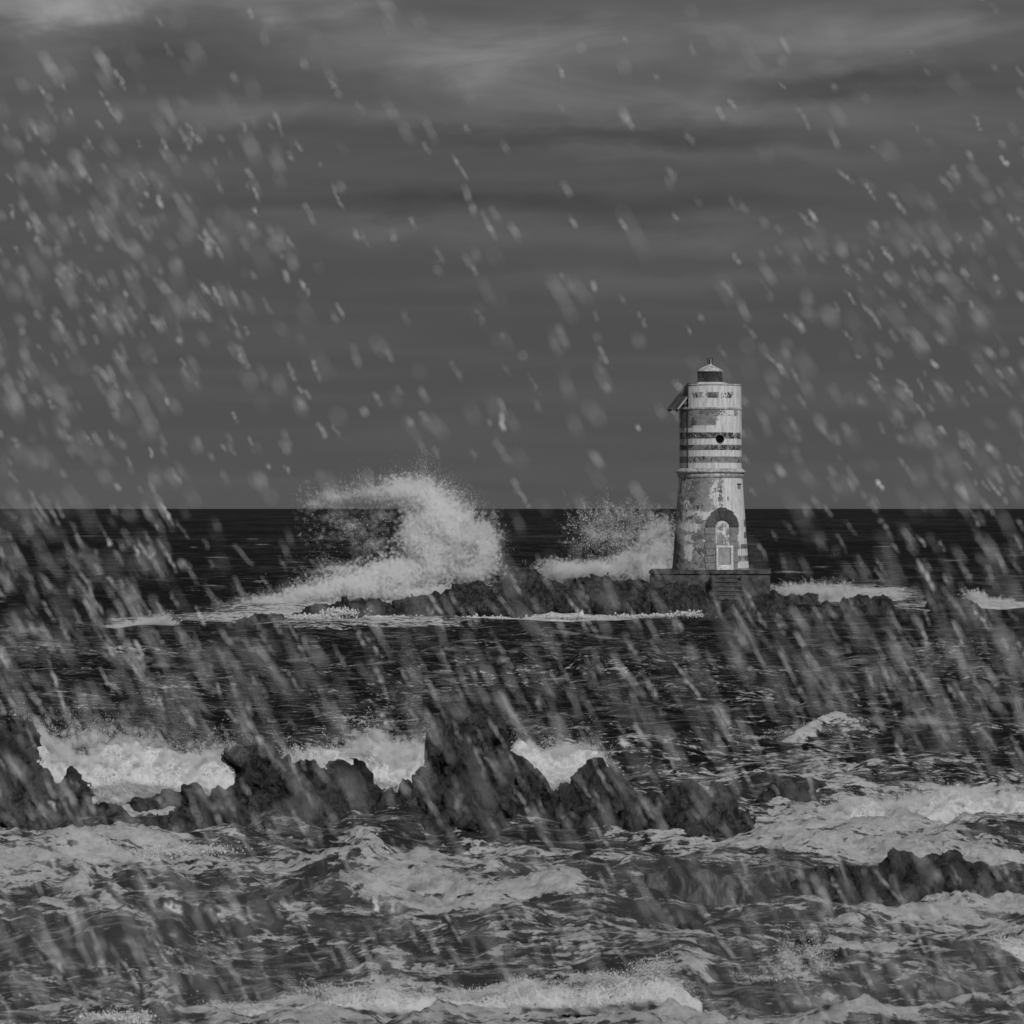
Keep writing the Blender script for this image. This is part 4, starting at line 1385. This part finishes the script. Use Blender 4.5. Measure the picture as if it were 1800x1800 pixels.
splash('low white surf behind the boulders right of the lighthouse', [(1395, 1040, 45, 13, 2), (1450, 1044, 50, 16, 1.6), (1480, 1036, 30, 14, 0.4), (1420, 1030, 60, 10, 0.4)], 1063, 16000, 1.2, 0.020, 221, clump=2.5, vol=((2.2, 0.10, 0.06, 0.30, 0.0),), jets=0.25, jlen=0.6)
splash('small white burst right of the lone far rock', [(1715, 1048, 22, 10, 2), (1745, 1056, 40, 7, 1.5)], 1066, 6000, 0.8, 0.020, 223, clump=2.5, vol=((2.2, 0.10, 0.06, 0.30, 0.0),), jets=0.25, jlen=0.5)
splash('small white breaker off the left tip of the island', [(284, 1090, 16, 11, 1.6), (264, 1094, 22, 8, 1.6), (235, 1099, 35, 4, 1.2), (208, 1101, 24, 3, 1), (298, 1096, 10, 6, 1)], 1104, 8000, 0.8, 0.020, 227, clump=2.5, vol=((2.2, 0.10, 0.06, 0.30, 0.0),), jets=0.25, jlen=0.5)
splash('surf line breaking along the front of the island', [(605, 1076, 35, 9, 1.5), (560, 1084, 60, 6, 1), (700, 1086, 110, 5, 1), (850, 1086, 110, 4, 0.8), (1000, 1084, 90, 4, 0.8), (1150, 1082, 80, 5, 0.9), (1205, 1080, 30, 7, 1)], 1094, 20000, 0.6, 0.04, 229, clump=1.2, jets=0.05, jlen=0.3)

# surf behind the near reef
G4 = 'surf bursts behind the near reef'
splash('wide white surf wall between the left rock and the hollow topped rock',
       [(110, 1330, 60, 45, 1.6), (75, 1300, 18, 28, 1.0), (190, 1345, 80, 50, 1.6), (290, 1355, 90, 45, 1.6), (370, 1350, 45, 40, 1.4), (230, 1310, 60, 22, 0.25), (150, 1300, 40, 22, 0.15)],
       1412, 36000, 0.5, 0.0085, 231, vol=((7.0, 0.07, 0.035, 0.12, 0.0),), group=G4, clump=3.0, jets=0.40, jlen=0.55, vox=0.05, lump=0.16, slope=1.6,
       body=[(30, 1340), (54, 1300), (66, 1276), (76, 1300), (95, 1328), (130, 1334), (165, 1318), (200, 1305), (230, 1300), (262, 1312), (290, 1318), (330, 1324), (370, 1326), (400, 1336), (420, 1370), (430, 1400)])
splash('white surf bursting between the hollow topped and tallest rocks',
       [(560, 1335, 60, 20, 1.4), (640, 1325, 45, 30, 1.6), (700, 1340, 45, 40, 1.6), (660, 1295, 25, 20, 0.35), (720, 1312, 20, 16, 0.4)],
       1412, 26000, 0.45, 0.0085, 233, vol=((7.0, 0.07, 0.035, 0.12, 0.0),), group=G4, clump=3.0, jets=0.40, jlen=0.55, vox=0.05, lump=0.15, slope=1.6,
       body=[(470, 1360), (495, 1326), (540, 1318), (590, 1314), (630, 1310), (655, 1296), (680, 1306), (710, 1312), (745, 1306), (760, 1330), (770, 1390)])
splash('white surf curling out right of the tallest rock',
       [(930, 1322, 30, 18, 1.5), (990, 1322, 50, 16, 1.5), (1030, 1330, 30, 12, 1)],
       1384, 12000, 0.4, 0.0085, 237, vol=((7.0, 0.07, 0.035, 0.12, 0.0),), group=G4, clump=3.0, jets=0.40, jlen=0.55, vox=0.05, lump=0.13, slope=1.6,
       body=[(880, 1340), (905, 1300), (925, 1306), (950, 1318), (975, 1316), (1010, 1312), (1040, 1318), (1062, 1330), (1070, 1345)])
G5 = 'breaking waves in the foreground'
splash('broad tumbling white breaker at the right edge',
       [(1520, 1420, 70, 18, 1), (1620, 1415, 70, 26, 1.2), (1680, 1395, 35, 16, 1.0), (1760, 1415, 90, 26, 1.2)],
       1462, 30000, 0.6, 0.0085, 241, vol=((7.0, 0.07, 0.035, 0.12, 0.0),), group=G5, clump=3.0, jets=0.05, jlen=0.25, vox=0.055, lump=0.16, slope=0.55,
       body=[(1440, 1440), (1470, 1420), (1520, 1408), (1580, 1412), (1620, 1404), (1650, 1392), (1676, 1384), (1705, 1398), (1740, 1402), (1780, 1392), (1830, 1398), (1900, 1400), (1960, 1430)])
splash('small white crest tumbling right of the long swell', [(1330, 1295, 45, 4, 1), (1385, 1286, 45, 7, 1), (1430, 1278, 28, 10, 1), (1455, 1282, 20, 8, 0.5)], 1298, 6000, 0.5, 0.0065, 243, group=G5, clump=3, jets=0.05, jlen=0.2)
splash('white breaker spilling in the middle of the foreground',
       [(700, 1590, 80, 14, 1), (820, 1588, 90, 14, 1), (940, 1574, 70, 18, 1.2), (990, 1568, 20, 14, 1)],
       1604, 26000, 0.35, 0.0065, 247, group=G5, clump=4, jets=0.06, jlen=0.2, vox=0.045, lump=0.08, slope=0.8,
       body=[(590, 1606), (620, 1592), (680, 1588), (740, 1576), (800, 1578), (850, 1566), (900, 1560), (950, 1562), (985, 1558), (1004, 1570), (1010, 1600)])
splash('small spurt of foam on the wave behind the middle breaker', [(650, 1500, 30, 10, 1), (640, 1494, 10, 8, 0.8)], 1520, 5000, 0.25, 0.012, 251, group=G5, clump=4, jets=0.1, jlen=0.2,
       vox=0.04, lump=0.08, slope=0.8, body=[(615, 1520), (625, 1502), (640, 1494), (660, 1500), (690, 1508), (700, 1520)])
splash('long ragged white breaker along the bottom',
       [(420, 1770, 80, 10, 1), (600, 1746, 80, 16, 1), (680, 1740, 50, 18, 1.2), (850, 1742, 80, 9, 0.8), (920, 1728, 40, 14, 1), (1060, 1716, 70, 14, 1), (1140, 1698, 40, 18, 1.2)],
       1762, 40000, 0.30, 0.0055, 253, group=G5, clump=5, jets=0.15, jlen=0.25, vox=0.035, lump=0.09, slope=1.4,
       body=[(320, 1790), (360, 1776), (430, 1772), (500, 1768), (560, 1756), (600, 1742), (640, 1734), (690, 1736), (730, 1748), (800, 1756), (860, 1748), (900, 1732), (925, 1722), (960, 1738), (1010, 1734), (1060, 1724), (1100, 1714), (1135, 1704), (1158, 1708), (1180, 1722), (1205, 1742), (1235, 1766)])
splash('small leaping splash in front of the dark foreground rock',
       [(1402, 1700, 26, 24, 1), (1424, 1678, 18, 16, 0.5), (1385, 1712, 26, 14, 1), (1380, 1690, 14, 20, 0.4), (1440, 1700, 20, 14, 0.4), (1350, 1718, 30, 6, 0.7)],
       1726, 22000, 0.22, 0.006, 257, group=G5, clump=6, thr=0.03, jets=0.35, jlen=0.35)
splash('foam crest running into the right edge below the long ridge', [(1720, 1664, 60, 10, 1), (1770, 1660, 40, 10, 1)], 1688, 8000, 0.3, 0.010, 259, group=G5, clump=5, jets=0.06, jlen=0.15,
       vox=0.04, lump=0.08, slope=0.6, body=[(1640, 1686), (1680, 1672), (1720, 1658), (1770, 1652), (1830, 1656), (1880, 1680)])
splash('foam tumbling over the low shelf at the left', [(60, 1492, 60, 8, 1), (300, 1496, 70, 10, 1), (390, 1492, 40, 10, 1)], 1512, 9000, 0.3, 0.012, 261, group=G5, clump=4, jets=0.05, jlen=0.15)
splash('pale foam boil in the bottom left corner', [(180, 1795, 60, 12, 1), (240, 1790, 30, 10, 1)], 1816, 6000, 0.3, 0.009, 263, group=G5, clump=5, jets=0.05, jlen=0.15,
       vox=0.04, lump=0.08, slope=0.5, body=[(110, 1812), (150, 1792), (200, 1784), (240, 1788), (270, 1812)])

# ------------------------------------------------------------------ drops driven through the air by the wind


def flying_spray():
    """strings of drops torn off the breakers and driven past on the wind"""
    rs = np.random.default_rng(77)
    n = 13500
    px = rs.uniform(-700, 2500, n)
    py = rs.uniform(-350, 2100, n)
    # gusts: thick on the left and right and low over the sea, thin high in the middle
    wgt = 0.06 + 0.80 * sstep(700, 120, px) * sstep(-40, 420, py) + 0.62 * sstep(1150, 1650, px) * sstep(40, 480, py)
    wgt += 0.44 * sstep(880, 1100, py) - 0.14 * sstep(1400, 1560, py) + 0.14 * sstep(250, 700, py)
    wgt *= 1 - 0.30 * sstep(1250, 1420, py)
    wgt *= 1 - 0.75 * np.exp(-((px - 850) / 420.0) ** 2 - ((py - 970) / 120.0) ** 2)
    wgt *= 0.55 + 0.85 * vnoise(px / 190.0, py / 240.0, px * 0, 5)
    m = rs.random(n) < wgt
    px, py = px[m], py[m]
    n = len(px)
    d = 3.3 + 11 * rs.random(n) ** 1.35
    low_ = sstep(820, 1150, py)
    size = rs.lognormal(0.0, 0.42, n) * (1.46 - 0.18 * low_) * (0.55 + 2.6 / d)         # radius of the lead drop, as seen
    slen = rs.lognormal(0.0, 0.40, n) * (27 + 26 * low_) * (0.6 + 2.4 / d)
    ang = np.radians(rs.normal(29, 5, n) + 9 * sstep(900, 1700, px) * sstep(1100, 500, py))
    axis = np.stack([np.sin(ang), rs.normal(0, 0.2, n), -np.cos(ang)], 1)
    axis /= np.linalg.norm(axis, axis=1)[:, None]
    C = np.stack([wx(px, d), d, wz(py, d)], 1)
    K = 7
    t = (np.arange(K)[None] + rs.random((n, K))) / K - 0.5
    # sizes swell towards the middle of each string
    sz = (size[:, None] * (1 - 2.6 * t ** 2) * rs.uniform(0.55, 1.0, (n, K))) * (d / F)[:, None]
    P = C[:, None] + axis[:, None] * (t * (slen * d / F)[:, None])[..., None] + rs.normal(size=(n, K, 3)) * (1.2 * d / F)[:, None, None]
    P, sz, ax = P.reshape(-1, 3), sz.reshape(-1), np.repeat(axis, K, 0)
    gap = np.repeat(slen * d / F / K, K)
    st = np.maximum(rs.uniform(1.3, 2.4, len(P)), gap * rs.uniform(0.80, 1.10, len(P)) / np.maximum(sz, 1e-6))
    sd = np.cross(ax, np.array([0, 1.0, 0]))
    sd /= np.linalg.norm(sd, axis=1)[:, None]
    u = np.cross(sd, ax)
    V = np.stack([P + ax * (sz * st)[:, None], P - ax * (sz * st)[:, None]] + [P + (sd * math.cos(a) + u * math.sin(a)) * sz[:, None] for a in (0.0, 1.2566, 2.5133, 3.7699, 5.0265)], 1)
    q = [(0, 2 + i, 2 + (i + 1) % 5) for i in range(5)] + [(1, 2 + (i + 1) % 5, 2 + i) for i in range(5)]
    Fi = (np.arange(len(P)) * 7)[:, None, None] + np.array(q)[None]
    o = mesh_obj('flying_spray', V.reshape(-1, 3), Fi.reshape(-1, 3), M['flying'], smooth=True)
    tag(o, 'pale windblown drops slanting down through the air', 'spray', kind='stuff')


flying_spray()
